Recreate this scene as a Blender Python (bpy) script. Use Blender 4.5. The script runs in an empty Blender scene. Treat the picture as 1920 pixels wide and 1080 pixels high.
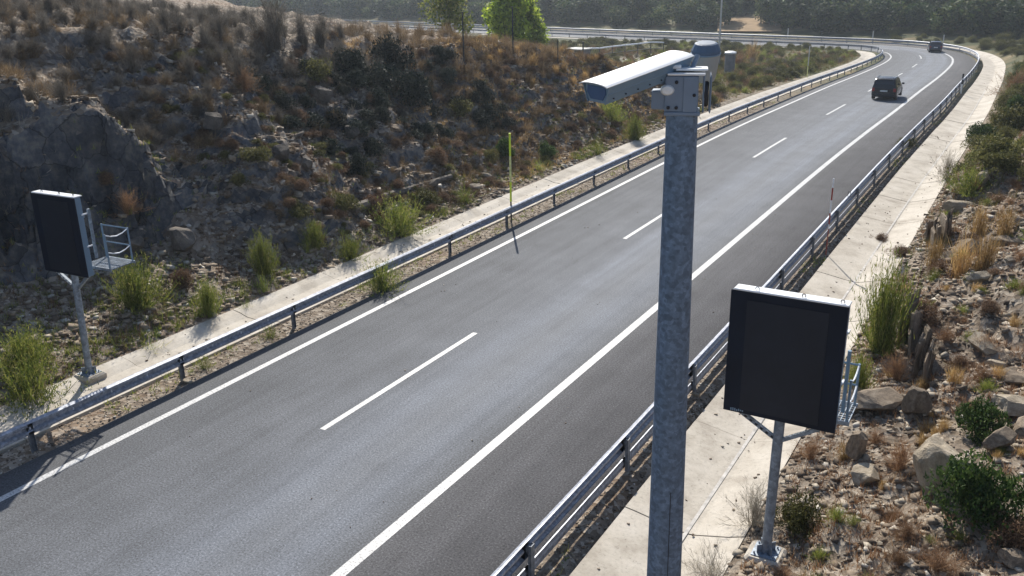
import bpy, math, random
import numpy as np
from mathutils import Vector, Matrix, Quaternion
R = math.radians
SC = bpy.context.scene
COL = SC.collection

# ------------------------------------------------------------------ camera, light, exposure
CF, CYAW, CPIT, CROL = 1700.0, -.533, -.342, -.018
CAM = np.array([13.0, 0.0, 9.8])
def cam_axes(a, b, c):
    f = np.array([math.sin(a)*math.cos(b), math.cos(a)*math.cos(b), math.sin(b)])
    r = np.array([math.cos(a), -math.sin(a), 0.]); u = np.cross(r, f)
    return r*math.cos(c)+u*math.sin(c), -r*math.sin(c)+u*math.cos(c), f
CR, CU, CW = cam_axes(CYAW, CPIT, CROL)
cd = bpy.data.cameras.new('camera'); cam = bpy.data.objects.new('camera', cd); COL.objects.link(cam)
cd.sensor_width = 36; cd.lens = 36*CF/1920; cd.clip_start = .1; cd.clip_end = 3000
cam.matrix_world = Matrix(((CR[0], CU[0], -CW[0], CAM[0]), (CR[1], CU[1], -CW[1], CAM[1]), (CR[2], CU[2], -CW[2], CAM[2]), (0, 0, 0, 1)))
SC.camera = cam
SUN = Vector((-.55*math.cos(R(40)), .835*math.cos(R(40)), math.sin(R(40)))).normalized()
w = bpy.data.worlds.new("World"); SC.world = w; w.use_nodes = True
nt = w.node_tree; nt.nodes.clear()
sky = nt.nodes.new('ShaderNodeTexSky'); sky.sky_type = 'NISHITA'; sky.sun_disc = False
sky.sun_elevation = R(40); sky.sun_rotation = R(-33.4); sky.altitude = 1200
bg = nt.nodes.new('ShaderNodeBackground'); bg.inputs[1].default_value = .10
ow = nt.nodes.new('ShaderNodeOutputWorld'); nt.links.new(sky.outputs[0], bg.inputs[0]); nt.links.new(bg.outputs[0], ow.inputs[0])
sl = bpy.data.lights.new('sun', 'SUN'); sl.energy = 5.0; sl.angle = R(.5); sl.color = (1, .94, .84)
so = bpy.data.objects.new('sun', sl); COL.objects.link(so); so.rotation_euler = SUN.to_track_quat('Z', 'Y').to_euler(); so.location = (0, 40, 60)
SC.view_settings.view_transform = 'Standard'; SC.view_settings.look = 'None'
SC.view_settings.exposure = .58; SC.view_settings.gamma = 1; SC.view_settings.use_curve_mapping = False
SC.render.engine = 'CYCLES'

# ------------------------------------------------------------------ noise
def _h(ix, iy, s):
    n = (ix.astype(np.int64)*374761393 + iy.astype(np.int64)*668265263 + s*974634777) & 0xffffffff
    n = ((n ^ (n >> 13))*1274126177) & 0xffffffff
    n = (n ^ (n >> 16)) & 0xffff
    return n/65535.0
def vn(x, y, s=0):
    x = np.asarray(x, float); y = np.asarray(y, float)
    ix = np.floor(x); iy = np.floor(y); fx = x-ix; fy = y-iy
    fx = fx*fx*(3-2*fx); fy = fy*fy*(3-2*fy)
    a = _h(ix, iy, s); b = _h(ix+1, iy, s); c = _h(ix, iy+1, s); d = _h(ix+1, iy+1, s)
    return (a*(1-fx)+b*fx)*(1-fy)+(c*(1-fx)+d*fx)*fy
def fbm(x, y, s=0, o=4):
    r = 0; a = .5
    for k in range(o):
        r = r+a*(vn(x, y, s+k)-.5)*2; x = x*2.03+11.3; y = y*2.03+7.1; a *= .5
    return r
def facet(x, y, s=0):
    x = np.asarray(x, float); y = np.asarray(y, float); ix = np.floor(x); iy = np.floor(y); best = np.full(x.shape, 9.); out = np.zeros(x.shape)
    for i in (-1, 0, 1):
        for j in (-1, 0, 1):
            a = ix+i; b = iy+j; dx = x-a-_h(a, b, s); dy = y-b-_h(a, b, s+1); d = dx*dx+dy*dy; k = d < best; best = np.where(k, d, best)
            out = np.where(k, (_h(a, b, s+2)-.5)+dx*(_h(a, b, s+3)-.5)*1.2+dy*(_h(a, b, s+4)-.5)*1.2, out)
    return out
def ss(a, b, x):
    t = np.clip((np.asarray(x, float)-a)/(b-a), 0, 1); return t*t*(3-2*t)

# ------------------------------------------------------------------ road alignment
def zr(Y):
    t = np.clip((np.asarray(Y, float)-50)/105, 0, 1); return -3*t*t*(3-2*t)
ctl = [(0, -30), (0, -15), (0, 0), (0, 15), (0, 30), (0, 45), (.1, 58), (.12, 70), (-.15, 84), (-.45, 98), (-1.0, 114), (-1.7, 127), (-2.9, 137),
       (-5.2, 145), (-9.6, 150.2), (-16, 152.4), (-28, 154.6), (-46, 157.6), (-64, 160.7), (-82, 164), (-110, 169.3), (-150, 177), (-220, 192), (-300, 210)]
def catmull(P, step):
    P = [np.array(p, float) for p in P]; P = [2*P[0]-P[1]]+P+[2*P[-1]-P[-2]]; out = []
    for i in range(1, len(P)-2):
        n = max(2, int(np.linalg.norm(P[i+1]-P[i])/step))
        for k in range(n):
            t = k/n; a, b, c, d = P[i-1:i+3]
            out.append(.5*((2*b)+(c-a)*t+(2*a-5*b+4*c-d)*t*t+(3*b-a-3*c+d)*t**3))
    out.append(P[-2]); return np.array(out)
cl = catmull(ctl, .2)
for _ in range(12):
    cl[1:-1] = (cl[:-2]+cl[1:-1]*2+cl[2:])/4
sl_ = np.r_[0, np.cumsum(np.linalg.norm(np.diff(cl, axis=0), axis=1))]
S = np.arange(0, sl_[-1], .5)
CLX = np.interp(S, sl_, cl[:, 0]); CLY = np.interp(S, sl_, cl[:, 1])
TX = np.gradient(CLX); TY = np.gradient(CLY); L = np.hypot(TX, TY); TX /= L; TY /= L
S0 = S[np.argmin(abs(CLY))]           # arc length at y = 0
S = S-S0
def at(s, d, z=0.):
    """point at arc length s (metres along the road), d metres right of the lane line"""
    x = np.interp(s, S, CLX); y = np.interp(s, S, CLY); tx = np.interp(s, S, TX); ty = np.interp(s, S, TY)
    l = np.hypot(tx, ty); tx, ty = tx/l, ty/l
    return np.stack([x+ty*d, y-tx*d, zr(y)+z+0*x], -1)
def tang(s):
    tx = np.interp(s, S, TX); ty = np.interp(s, S, TY); return math.atan2(float(ty), float(tx))-math.pi/2
def sd(x, y):
    x = np.atleast_1d(np.asarray(x, float)).ravel(); y = np.atleast_1d(np.asarray(y, float)).ravel()
    s = np.empty_like(x); d = np.empty_like(x); cy = np.empty_like(x)
    cx_, cy_ = CLX[::2], CLY[::2]
    for i in range(0, len(x), 20000):
        X = x[i:i+20000]; Y = y[i:i+20000]
        k = np.argmin((X[:, None]-cx_)**2+(Y[:, None]-cy_)**2, 1)*2
        dx = X-CLX[k]; dy = Y-CLY[k]; al = dx*TX[k]+dy*TY[k]; al = np.clip(al, -.6, .6)
        s[i:i+20000] = S[k]+al; dd = dx*TY[k]-dy*TX[k]
        d[i:i+20000] = np.sign(dd)*np.hypot(dx-al*TX[k], dy-al*TY[k]); cy[i:i+20000] = CLY[k]+al*TY[k]
    return s, d, cy

# ------------------------------------------------------------------ ground height
HCY = [-40, 10, 24, 32, 40, 48, 56, 62, 68, 75]; HCZ = [7.6, 7.5, 7.3, 6.4, 5.5, 4.8, 3.7, 2.3, .9, 0]
def ledges(z, x, y, st, s):
    q = z/st+fbm(x*.5, y*.5, s, 3)*.9; f = np.floor(q); t = q-f
    return (f+ss(.55, .95, t))*st-fbm(x*.5, y*.5, s, 3)*.9*st
def Hraw(x, y, micro=True):
    x = np.atleast_1d(np.asarray(x, float)).ravel(); y = np.atleast_1d(np.asarray(y, float)).ravel()
    s, d, cy = sd(x, y)
    b = zr(cy)
    core = np.interp(d, [-9, -7.75, -7.5, -7.3, -5.7, -5.5, -4.7, -4.3, 6.3, 6.7, 7.1, 7.3, 9.2, 9.4, 9.6, 11], [.04, .04, .0, -.36, -.36, -.02, -.02, -.16, -.16, -.03, -.06, -.36, -.36, -.02, .05, .05])
    # left: rock cut
    u0 = -7.6-d
    wob = fbm(y*.16, x*.05, 31, 3)*1.5*ss(.5, 5, u0)+fbm(y*.55, x*.3, 33, 3)*.45*ss(1, 4, u0)
    u = u0+wob
    hc = np.interp(y, HCY, HCZ)
    head = 1-ss(19.0, 23.5, y+.35*u0-0)       # shaded head wall near the camera
    # a smooth apron, then the face
    wh = np.interp(y, [8, 14, 19, 24], [2.6, 3.2, 4.8, 5.6]); rise = lambda q: .30*np.clip(q, 0, 4.2)+np.minimum(np.clip(q-4.2, 0, 9)*3.0, wh)+.62*np.clip(q-4.2-wh/3.0, 0, 99)
    u1 = u0+wob*.5; fa = rise(u1); fc = facet(y*.42, fa*.5, 301)*1.5+facet(y*1.1, fa*1.2, 311)*.6+facet(y*2.6, fa*2.8, 321)*.2; fa = rise(u1+fc*ss(3.2, 4.4, u1))
    spur = 1.3*np.exp(-((y-24.5)/2.6)**2)
    fb = .16*np.clip(u, 0, 1.4)+np.clip(u-1.4+spur, 0, 99)*.76
    fb = np.minimum(fb, hc+.10*np.clip(u-6, 0, 40)); fa = np.minimum(fa, hc+.04*np.clip(u-6, 0, 40))
    lf = fa*head+fb*(1-head)
    cutz = ss(.3, 1.2, lf)*(hc > 0)
    if micro:
        rough = ledges(lf, x+.3*y, y*1.1, .55, 77)
        lf = lf+(rough-lf)*.75*cutz*(1-.85*head)
        lf = lf+(fbm(x*.9, y*.9, 5, 5)*.46+fbm(x*3.1, y*3.1, 8, 4)*.16)*cutz*(1-.6*head)+fbm(x*.7, y*.7, 12, 4)*.10*ss(.2, 1.5, u0)
        # bedding cracks of the head wall
        cr = np.abs(fbm(y*.35+lf*.28, lf*.5-y*.1, 91, 3)); lf = lf-.0*cr
    zl = np.interp(y, [60, 85, 200], [0, 1, 1])
    field = zr(y)*1.0+.15*ss(0, 6, u0)+(fbm(x*.12, y*.12, 21, 4)*.6-.1)*ss(1, 9, u0)*zl
    side = ss(1.0, 4.0, u0)
    left = b*(1-side)+field*side+np.clip(lf, 0, None)*ss(82, 62, y) if False else b*(1-side)+field*side+np.clip(lf, 0, None)*(1-ss(66, 80, y))
    # right: bank
    v = d-9.6
    nor = ss(128, 152, s)
    toe = .62*ss(.15, .45, v+.25*fbm(y*.8, 0*y, 41, 3))*ss(21, 25, y)*(1-ss(36, 46, y))+.75*ss(.4, .8, v+.3*fbm(y*.9, 0*y, 44, 2))*ss(36, 38, y)*(1-ss(41, 43, y))
    slope = np.interp(y, [-10, 10, 20, 30, 60, 100], [.16, .18, .30, .46, .55, .5])
    rb = toe+slope*np.clip(v, 0, 9)+.25*np.clip(v-9, 0, 60)
    rn = .05*np.clip(v, 0, 6)+.17*np.clip(v-6, 0, 900)
    if micro:
        rg = ledges(rb, x*1.2, y*.9+.3*x, .32, 55)
        rb = rb+(rg-rb)*.85*ss(.3, 1, v)*(1-ss(50, 70, y))+(fbm(x*1.1, y*1.1, 61, 5)*.32+fbm(x*3.7, y*3.7, 63, 3)*.07)*ss(.2, 1.6, v)
    rn = rn+fbm(x*.012, y*.012, 71, 4)*16*ss(15, 130, v)+fbm(x*.06, y*.06, 75, 3)*2.2*ss(12, 60, v)
    right = b+rb*(1-nor)+rn*nor
    h = np.where(d < -7.75, left+.04, np.where(d > 9.6, right+.05, b+core))
    if micro:
        h = h+np.where((d > -5.5) & (d < -4.7) | (d > 6.7) & (d < 7.2), fbm(x*4, y*4, 3, 2)*.03, 0)
    return h
def H(x, y): return Hraw(x, y)
def ray(px, py): return CW+CR*(px-960)/CF-CU*(py-540)/CF
def G(px, py):
    """where the line of sight through photo pixel px, py meets the ground"""
    dd = ray(px, py); t = np.concatenate([np.arange(6, 60, .08), np.arange(60, 460, .5)]); P = CAM+dd*t[:, None]
    g = P[:, 2]-H(P[:, 0], P[:, 1]); i = int(np.argmax(g < 0))
    if g[i] >= 0: return Vector(P[-1])
    a = g[i-1]/(g[i-1]-g[i]); return Vector(P[i-1]*(1-a)+P[i]*a)
def depth(p): return float((np.array(p)-CAM)@CW)

# ------------------------------------------------------------------ mesh helpers
def mesh(name, V, F, mats=None, idx=None, smooth=False, uv=None):
    V = np.asarray(V, np.float32); me = bpy.data.meshes.new(name)
    if isinstance(F, np.ndarray):
        n, k = F.shape; me.vertices.add(len(V)); me.vertices.foreach_set('co', V.ravel())
        me.loops.add(n*k); me.loops.foreach_set('vertex_index', F.astype(np.int32).ravel())
        me.polygons.add(n); me.polygons.foreach_set('loop_start', np.arange(0, n*k, k, dtype=np.int32))
    else:
        me.from_pydata(V.tolist(), [], F)
    if idx is not None: me.polygons.foreach_set('material_index', np.asarray(idx, np.int32))
    if smooth: me.polygons.foreach_set('use_smooth', np.ones(len(me.polygons), bool))
    if uv is not None:
        l = me.uv_layers.new(name='UVMap'); vi = np.empty(len(me.loops), np.int32); me.loops.foreach_get('vertex_index', vi)
        l.data.foreach_set('uv', np.asarray(uv, np.float32)[vi].ravel())
    for m in (mats or []): me.materials.append(m)
    me.update(calc_edges=True); me.validate(); return me
def obj(name, me, parent=None, loc=None, rot=None, sc=None, **kw):
    o = bpy.data.objects.new(name, me); COL.objects.link(o)
    if parent: o.parent = parent
    if loc is not None: o.location = loc
    if rot is not None: o.rotation_euler = rot
    if sc is not None: o.scale = sc if hasattr(sc, '__len__') else (sc,)*3
    for k, v in kw.items(): o[k] = v
    return o
def thing(name, label, cat, loc=(0, 0, 0), rz=0, group=None):
    o = obj(name, None, loc=loc, rot=(0, 0, rz), label=label, category=cat)
    if group: o['group'] = group
    o.empty_display_size = .2; return o
def tag(o, label, cat, group=None):
    o['label'] = label; o['category'] = cat
    if group: o['group'] = group
    return o
class MB:
    def __init__(s): s.V = []; s.F = []; s.M = []
    def add(s, V, F, m=0):
        n = len(s.V); s.V += [tuple(map(float, v)) for v in V]; s.F += [tuple(i+n for i in f) for f in F]; s.M += [m]*len(F); return s
    def box(s, c, d, m=0, rz=0, M=None, bev=0):
        x, y, z = d[0]/2, d[1]/2, d[2]/2
        if bev:
            b = min(bev, x*.9, y*.9); o = [(-x+b, -y), (x-b, -y), (x, -y+b), (x, y-b), (x-b, y), (-x+b, y), (-x, y-b), (-x, -y+b)]
            bz = min(bev, z*.9); rings = [(o, -z+bz), (o, z-bz)]
            i = [(p*(1-b/x), q*(1-b/y)) for p, q in o]
            V = [(p, q, -z) for p, q in i]+[(p, q, -z+bz) for p, q in o]+[(p, q, z-bz) for p, q in o]+[(p, q, z) for p, q in i]
            F = [tuple(range(7, -1, -1)), tuple(range(24, 32))]+[(k*8+j, k*8+(j+1) % 8, k*8+8+(j+1) % 8, k*8+8+j) for k in range(3) for j in range(8)]
        else:
            V = [(a, b, c_) for c_ in (-z, z) for a, b in ((-x, -y), (x, -y), (x, y), (-x, y))]
            F = [(3, 2, 1, 0), (4, 5, 6, 7), (0, 1, 5, 4), (1, 2, 6, 5), (2, 3, 7, 6), (3, 0, 4, 7)]
        if M is None: M = Matrix.Rotation(rz, 3, 'Z')
        V = [tuple(M @ Vector(v)+Vector(c)) for v in V]
        return s.add(V, F, m)
    def tube(s, path, r, n=8, m=0, cap=True):
        P = [Vector(p) for p in path]; rr = r if hasattr(r, '__len__') else [r]*len(P); V = []; F = []
        up = None
        for i, p in enumerate(P):
            t = (P[min(i+1, len(P)-1)]-P[max(i-1, 0)]).normalized()
            if up is None: up = t.orthogonal().normalized()
            a = (up-t*up.dot(t)).normalized(); up = a; b = t.cross(a)
            V += [p+(a*math.cos(2*math.pi*k/n)+b*math.sin(2*math.pi*k/n))*rr[i] for k in range(n)]
        for i in range(len(P)-1):
            F += [(i*n+k, i*n+(k+1) % n, (i+1)*n+(k+1) % n, (i+1)*n+k) for k in range(n)]
        if cap: F += [tuple(range(n-1, -1, -1)), tuple((len(P)-1)*n+k for k in range(n))]
        return s.add(V, F, m)
    def lathe(s, prof, n=20, c=(0, 0, 0), m=0, M=None):
        V = []; F = []
        for r, z in prof:
            for k in range(n): V.append(Vector((r*math.cos(2*math.pi*k/n), r*math.sin(2*math.pi*k/n), z)))
        for i in range(len(prof)-1):
            F += [(i*n+k, i*n+(k+1) % n, (i+1)*n+(k+1) % n, (i+1)*n+k) for k in range(n)]
        F += [tuple(range(n-1, -1, -1)), tuple((len(prof)-1)*n+k for k in range(n))]
        M = M or Matrix.Identity(3)
        return s.add([M @ v+Vector(c) for v in V], F, m)
    def sweep(s, prof, st, m=0, closed=True):
        """prof in (right, up); st = list of (origin, angle)"""
        V = []; F = []; n = len(prof)
        for o, a in st:
            c_, s_ = math.cos(a), math.sin(a)
            for x, z in prof: V.append((o[0]+c_*x, o[1]+s_*x, o[2]+z))
        for i in range(len(st)-1):
            for k in range(n if closed else n-1):
                F.append((i*n+k, i*n+(k+1) % n, (i+1)*n+(k+1) % n, (i+1)*n+k))
        if closed: F += [tuple(range(n-1, -1, -1)), tuple((len(st)-1)*n+k for k in range(n))]
        return s.add(V, F, m)
    def mesh(s, name, mats, smooth=False):
        me = mesh(name, s.V, s.F, mats, s.M, smooth); return me
    def obj(s, name, mats, parent=None, smooth=False, **kw):
        if not isinstance(mats, (list, tuple)): mats = [mats]
        me = s.mesh(name, mats, smooth)
        if smooth:
            try: me.set_sharp_from_angle(angle=R(35))
            except Exception: pass
        return obj(name, me, parent, **kw)

# ------------------------------------------------------------------ materials
def mat(name):
    m = bpy.data.materials.new(name); m.use_nodes = True; n = m.node_tree; n.nodes.clear()
    o = n.nodes.new('ShaderNodeOutputMaterial'); b = n.nodes.new('ShaderNodeBsdfPrincipled'); n.links.new(b.outputs[0], o.inputs[0])
    return m, n, b, o
def nd(n, t, **kw):
    x = n.nodes.new(t)
    for k, v in kw.items():
        if k.startswith('i_'):
            x.inputs[int(k[2:]) if k[2:].isdigit() else k[2:].replace('_', ' ')].default_value = v
        else: setattr(x, k, v)
    return x
def c4(c): return (*c, 1)
def noise(n, scale, detail=3, rough=.55, coord='Object', vec=None, out=0):
    t = nd(n, 'ShaderNodeTexNoise'); t.inputs['Scale'].default_value = scale; t.inputs['Detail'].default_value = detail; t.inputs['Roughness'].default_value = rough
    if vec is None:
        tc = nd(n, 'ShaderNodeTexCoord'); vec = tc.outputs[coord]
    n.links.new(vec, t.inputs['Vector']); return t.outputs[out]
def ramp(n, fac, stops, interp='LINEAR'):
    r = nd(n, 'ShaderNodeValToRGB'); e = r.color_ramp.elements; r.color_ramp.interpolation = interp
    while len(e) < len(stops): e.new(.5)
    for x, (p, c) in zip(e, stops): x.position = p; x.color = c4(c) if hasattr(c, '__len__') else (c, c, c, 1)
    n.links.new(fac, r.inputs[0]); return r.outputs[0]
def mix(n, fac, a, b, mode='MIX'):
    m = nd(n, 'ShaderNodeMix', data_type='RGBA', blend_type=mode)
    for sock, v in ((m.inputs[0], fac), (m.inputs[6], a), (m.inputs[7], b)):
        if hasattr(v, 'links') or isinstance(v, bpy.types.NodeSocket): n.links.new(v, sock)
        elif hasattr(v, '__len__'): sock.default_value = c4(v)
        else: sock.default_value = v
    return m.outputs[2]
def bump(n, b, h, strength=.4, dist=.02):
    k = nd(n, 'ShaderNodeBump'); k.inputs['Strength'].default_value = strength; k.inputs['Distance'].default_value = dist
    n.links.new(h, k.inputs['Height']); n.links.new(k.outputs[0], b.inputs['Normal']); return k
def simple(name, col, rough=.6, metal=0, var=.25, scale=6, bmp=0, spec=.5, coord='Object'):
    m, n, b, o = mat(name)
    f = noise(n, scale, 4, .6, coord)
    a = tuple(max(0, c*(1-var)) for c in col); d = tuple(min(1, c*(1+var)) for c in col)
    n.links.new(ramp(n, f, [(.3, a), (.7, d)]), b.inputs['Base Color'])
    b.inputs['Roughness'].default_value = rough; b.inputs['Metallic'].default_value = metal; b.inputs['Specular IOR Level'].default_value = spec
    if bmp: bump(n, b, noise(n, scale*6, 4, .6, coord), bmp, .01)
    return m
def leafmat(name, cols, trans=.25, rough=.7, obvar=.35):
    m, n, b, o = mat(name)
    g = nd(n, 'ShaderNodeNewGeometry'); oi = nd(n, 'ShaderNodeObjectInfo')
    k = len(cols); c = ramp(n, g.outputs['Random Per Island'], [(i/(k-1), cols[i]) for i in range(k)])
    hs = nd(n, 'ShaderNodeHueSaturation'); mr = nd(n, 'ShaderNodeMapRange'); mr.inputs[3].default_value = 1-obvar; mr.inputs[4].default_value = 1+obvar
    n.links.new(oi.outputs['Random'], mr.inputs[0]); n.links.new(mr.outputs[0], hs.inputs['Value']); n.links.new(c, hs.inputs['Color'])
    n.links.new(hs.outputs[0], b.inputs['Base Color']); b.inputs['Roughness'].default_value = rough; b.inputs['Specular IOR Level'].default_value = .25
    t = nd(n, 'ShaderNodeBsdfTranslucent'); n.links.new(hs.outputs[0], t.inputs[0]); ms = nd(n, 'ShaderNodeMixShader'); ms.inputs[0].default_value = trans
    n.links.new(b.outputs[0], ms.inputs[1]); n.links.new(t.outputs[0], ms.inputs[2]); n.links.new(ms.outputs[0], o.inputs[0]); return m

def m_ground():
    m, n, b, o = mat('rocky soil')
    gp_ = nd(n, 'ShaderNodeNewGeometry'); pos = gp_.outputs['Position']
    big = noise(n, .22, 4, .6, vec=pos); mid = noise(n, 1.3, 5, .65, vec=pos); fine = noise(n, 9, 5, .7, vec=pos)
    soil = ramp(n, mid, [(.3, (.10, .068, .042)), (.45, (.175, .125, .082)), (.6, (.25, .19, .13)), (.75, (.33, .275, .20))])
    ora = ramp(n, fine, [(.3, (.14, .07, .032)), (.7, (.34, .19, .085))])
    c = mix(n, ramp(n, big, [(.50, 0.), (.64, .75)]), soil, ora)
    # scattered stones colour
    vo = nd(n, 'ShaderNodeTexVoronoi'); vo.inputs['Scale'].default_value = 7; n.links.new(pos, vo.inputs['Vector'])
    vc = nd(n, 'ShaderNodeSeparateColor'); n.links.new(vo.outputs['Color'], vc.inputs[0])
    c = mix(n, .55, c, ramp(n, vc.outputs[0], [(0., (.10, .085, .07)), (.5, (.24, .205, .17)), (1., (.46, .42, .36))]), 'MIX')
    # steep bare rock is greyer, its dark blue shade put into the colour
    sp = nd(n, 'ShaderNodeSeparateXYZ'); n.links.new(gp_.outputs['True Normal'], sp.inputs[0])
    steep = ramp(n, sp.outputs[2], [(.34, 1.), (.60, 0.)])
    rock = ramp(n, noise(n, 2.2, 6, .7, vec=pos), [(.3, (.035, .040, .050)), (.5, (.085, .088, .095)), (.68, (.19, .175, .15))])
    wv = nd(n, 'ShaderNodeTexNoise'); wv.inputs['Scale'].default_value = .9; wv.inputs['Detail'].default_value = 4; n.links.new(pos, wv.inputs['Vector'])
    wa = nd(n, 'ShaderNodeVectorMath', operation='MULTIPLY_ADD'); wa.inputs[1].default_value = (1.1, 1.1, 1.1); n.links.new(wv.outputs['Color'], wa.inputs[0]); n.links.new(pos, wa.inputs[2])
    ve = nd(n, 'ShaderNodeTexVoronoi', feature='DISTANCE_TO_EDGE'); ve.inputs['Scale'].default_value = .85; n.links.new(wa.outputs[0], ve.inputs['Vector'])
    crk = ramp(n, ve.outputs['Distance'], [(0, .3), (.022, 1.)])
    vb = nd(n, 'ShaderNodeTexVoronoi'); vb.inputs['Scale'].default_value = .85; n.links.new(wa.outputs[0], vb.inputs['Vector']); vs = nd(n, 'ShaderNodeSeparateColor'); n.links.new(vb.outputs['Color'], vs.inputs[0])
    rock = mix(n, 1., mix(n, .8, rock, ramp(n, vs.outputs[0], [(0, .65), (1, 1.45)]), 'MULTIPLY'), crk, 'MULTIPLY')
    c = mix(n, steep, c, rock)
    # forest floor and field tones far away
    dist = nd(n, 'ShaderNodeSeparateXYZ'); n.links.new(pos, dist.inputs[0])
    far = nd(n, 'ShaderNodeMapRange'); far.inputs[1].default_value = 62; far.inputs[2].default_value = 100; n.links.new(dist.outputs[1], far.inputs[0])
    fl = ramp(n, noise(n, .16, 5, .65, vec=pos), [(.32, (.03, .04, .018)), (.46, (.075, .08, .038)), (.58, (.16, .13, .07)), (.70, (.27, .21, .13))])
    c = mix(n, far.outputs[0], c, fl)
    n.links.new(c, b.inputs['Base Color']); b.inputs['Roughness'].default_value = .92; b.inputs['Specular IOR Level'].default_value = .15
    ad = nd(n, 'ShaderNodeMath', operation='ADD'); n.links.new(vo.outputs['Distance'], ad.inputs[0]); n.links.new(fine, ad.inputs[1])
    bump(n, b, ad.outputs[0], .8, .06); return m
def m_asphalt():
    m, n, b, o = mat('asphalt'); uv = nd(n, 'ShaderNodeUVMap'); se = nd(n, 'ShaderNodeSeparateXYZ'); n.links.new(uv.outputs[0], se.inputs[0])
    pos = nd(n, 'ShaderNodeNewGeometry').outputs['Position']
    lat = nd(n, 'ShaderNodeMapRange'); lat.inputs[1].default_value = -5; lat.inputs[2].default_value = 7; n.links.new(se.outputs[0], lat.inputs[0])
    # lateral tone: left lane grey, right lane polished paler with its bluish sheen in the colour, hard shoulder brownish
    f = lambda d: (d+5)/12
    tone = ramp(n, lat.outputs[0], [(0, (.078, .080, .086)), (f(-3.2), (.093, .097, .105)), (f(-1.2), (.104, .110, .122)), (f(.2), (.108, .116, .131)), (f(1.0), (.135, .148, .172)), (f(1.9), (.118, .128, .146)),
                                    (f(2.8), (.135, .148, .172)), (f(3.5), (.110, .116, .127)), (f(3.95), (.094, .093, .097)), (1, (.090, .088, .092))])
    c = mix(n, .5, tone, ramp(n, noise(n, .5, 4, .6, vec=pos), [(.3, .72), (.7, 1.25)]), 'MULTIPLY')
    sp = noise(n, 24, 3, .85, vec=pos)
    c = mix(n, 1., c, ramp(n, sp, [(.32, .3), (.44, .8), (.55, 1.12), (.66, 1.7), (.76, 3.4)]), 'MULTIPLY')
    mp = nd(n, 'ShaderNodeMapping'); mp.inputs['Scale'].default_value = (2.6, .05, 1); n.links.new(uv.outputs[0], mp.inputs[0])
    c = mix(n, .8, c, ramp(n, noise(n, 1., 4, .6, vec=mp.outputs[0]), [(.3, .80), (.5, 1.), (.7, 1.16)]), 'MULTIPLY')
    mp2 = nd(n, 'ShaderNodeMapping'); mp2.inputs['Scale'].default_value = (1.5, .5, 1); n.links.new(uv.outputs[0], mp2.inputs[0])
    c = mix(n, .5, c, ramp(n, noise(n, 1.3, 5, .7, vec=mp2.outputs[0]), [(.30, .68), (.42, 1.), (.75, 1.1)]), 'MULTIPLY')
    n.links.new(c, b.inputs['Base Color'])
    n.links.new(ramp(n, lat.outputs[0], [(f(-3), .88), (f(.6), .82), (f(2), .78), (f(3.6), .84), (f(4.2), .92)]), b.inputs['Roughness'])
    b.inputs['Specular IOR Level'].default_value = .35
    bump(n, b, sp, .5, .012); return m
def m_paint():
    m, n, b, o = mat('road paint'); pos = nd(n, 'ShaderNodeNewGeometry').outputs['Position']
    a = noise(n, 24, 4, .75, vec=pos); c = noise(n, 1.1, 3, .6, vec=pos)
    col = ramp(n, a, [(.36, (.14, .14, .15)), (.45, (.42, .42, .42)), (.62, (.62, .62, .61))])
    n.links.new(mix(n, .5, col, ramp(n, c, [(.3, .75), (.7, 1.1)]), 'MULTIPLY'), b.inputs['Base Color']); b.inputs['Roughness'].default_value = .6
    bump(n, b, a, .2, .005); return m
def m_concrete():
    m, n, b, o = mat('pale concrete'); pos = nd(n, 'ShaderNodeNewGeometry').outputs['Position']
    c = ramp(n, noise(n, .9, 5, .65, vec=pos), [(.3, (.30, .26, .21)), (.5, (.45, .405, .34)), (.72, (.54, .495, .43))])
    c = mix(n, 1., c, ramp(n, noise(n, 14, 4, .75, vec=pos), [(.28, .55), (.42, .95), (.7, 1.08)]), 'MULTIPLY')
    n.links.new(c, b.inputs['Base Color']); b.inputs['Roughness'].default_value = .85; bump(n, b, noise(n, 30, 4, .7, vec=pos), .35, .008); return m
def m_galv(name, col=(.30, .34, .39), sc=14, rough=.5, metal=.55):
    m, n, b, o = mat(name); tc = nd(n, 'ShaderNodeTexCoord')
    vo = nd(n, 'ShaderNodeTexVoronoi'); vo.inputs['Scale'].default_value = sc*2; n.links.new(tc.outputs['Object'], vo.inputs['Vector'])
    sc_ = nd(n, 'ShaderNodeSeparateColor'); n.links.new(vo.outputs['Color'], sc_.inputs[0])
    nz = noise(n, sc, 5, .65)
    a = ramp(n, nz, [(.3, tuple(c*.7 for c in col)), (.55, col), (.68, tuple(min(1, c*1.3) for c in col))])
    n.links.new(mix(n, .25, a, sc_.outputs[0], 'OVERLAY'), b.inputs['Base Color']); b.inputs['Metallic'].default_value = metal; b.inputs['Roughness'].default_value = rough
    return m
def m_rock(name, cols, sc=2.5):
    m, n, b, o = mat(name)
    f = noise(n, sc, 6, .7); fine = noise(n, sc*9, 4, .7); oi = nd(n, 'ShaderNodeObjectInfo')
    c = ramp(n, f, [(.3, cols[0]), (.5, cols[1]), (.7, cols[2])])
    c = mix(n, .6, c, ramp(n, fine, [(.3, .6), (.7, 1.3)]), 'MULTIPLY')
    hs = nd(n, 'ShaderNodeHueSaturation'); mr = nd(n, 'ShaderNodeMapRange'); mr.inputs[3].default_value = .8; mr.inputs[4].default_value = 1.2
    n.links.new(oi.outputs['Random'], mr.inputs[0]); n.links.new(mr.outputs[0], hs.inputs['Value']); n.links.new(c, hs.inputs['Color'])
    n.links.new(hs.outputs[0], b.inputs['Base Color']); b.inputs['Roughness'].default_value = .9; b.inputs['Specular IOR Level'].default_value = .2
    bump(n, b, fine, .7, .04); return m
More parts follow.
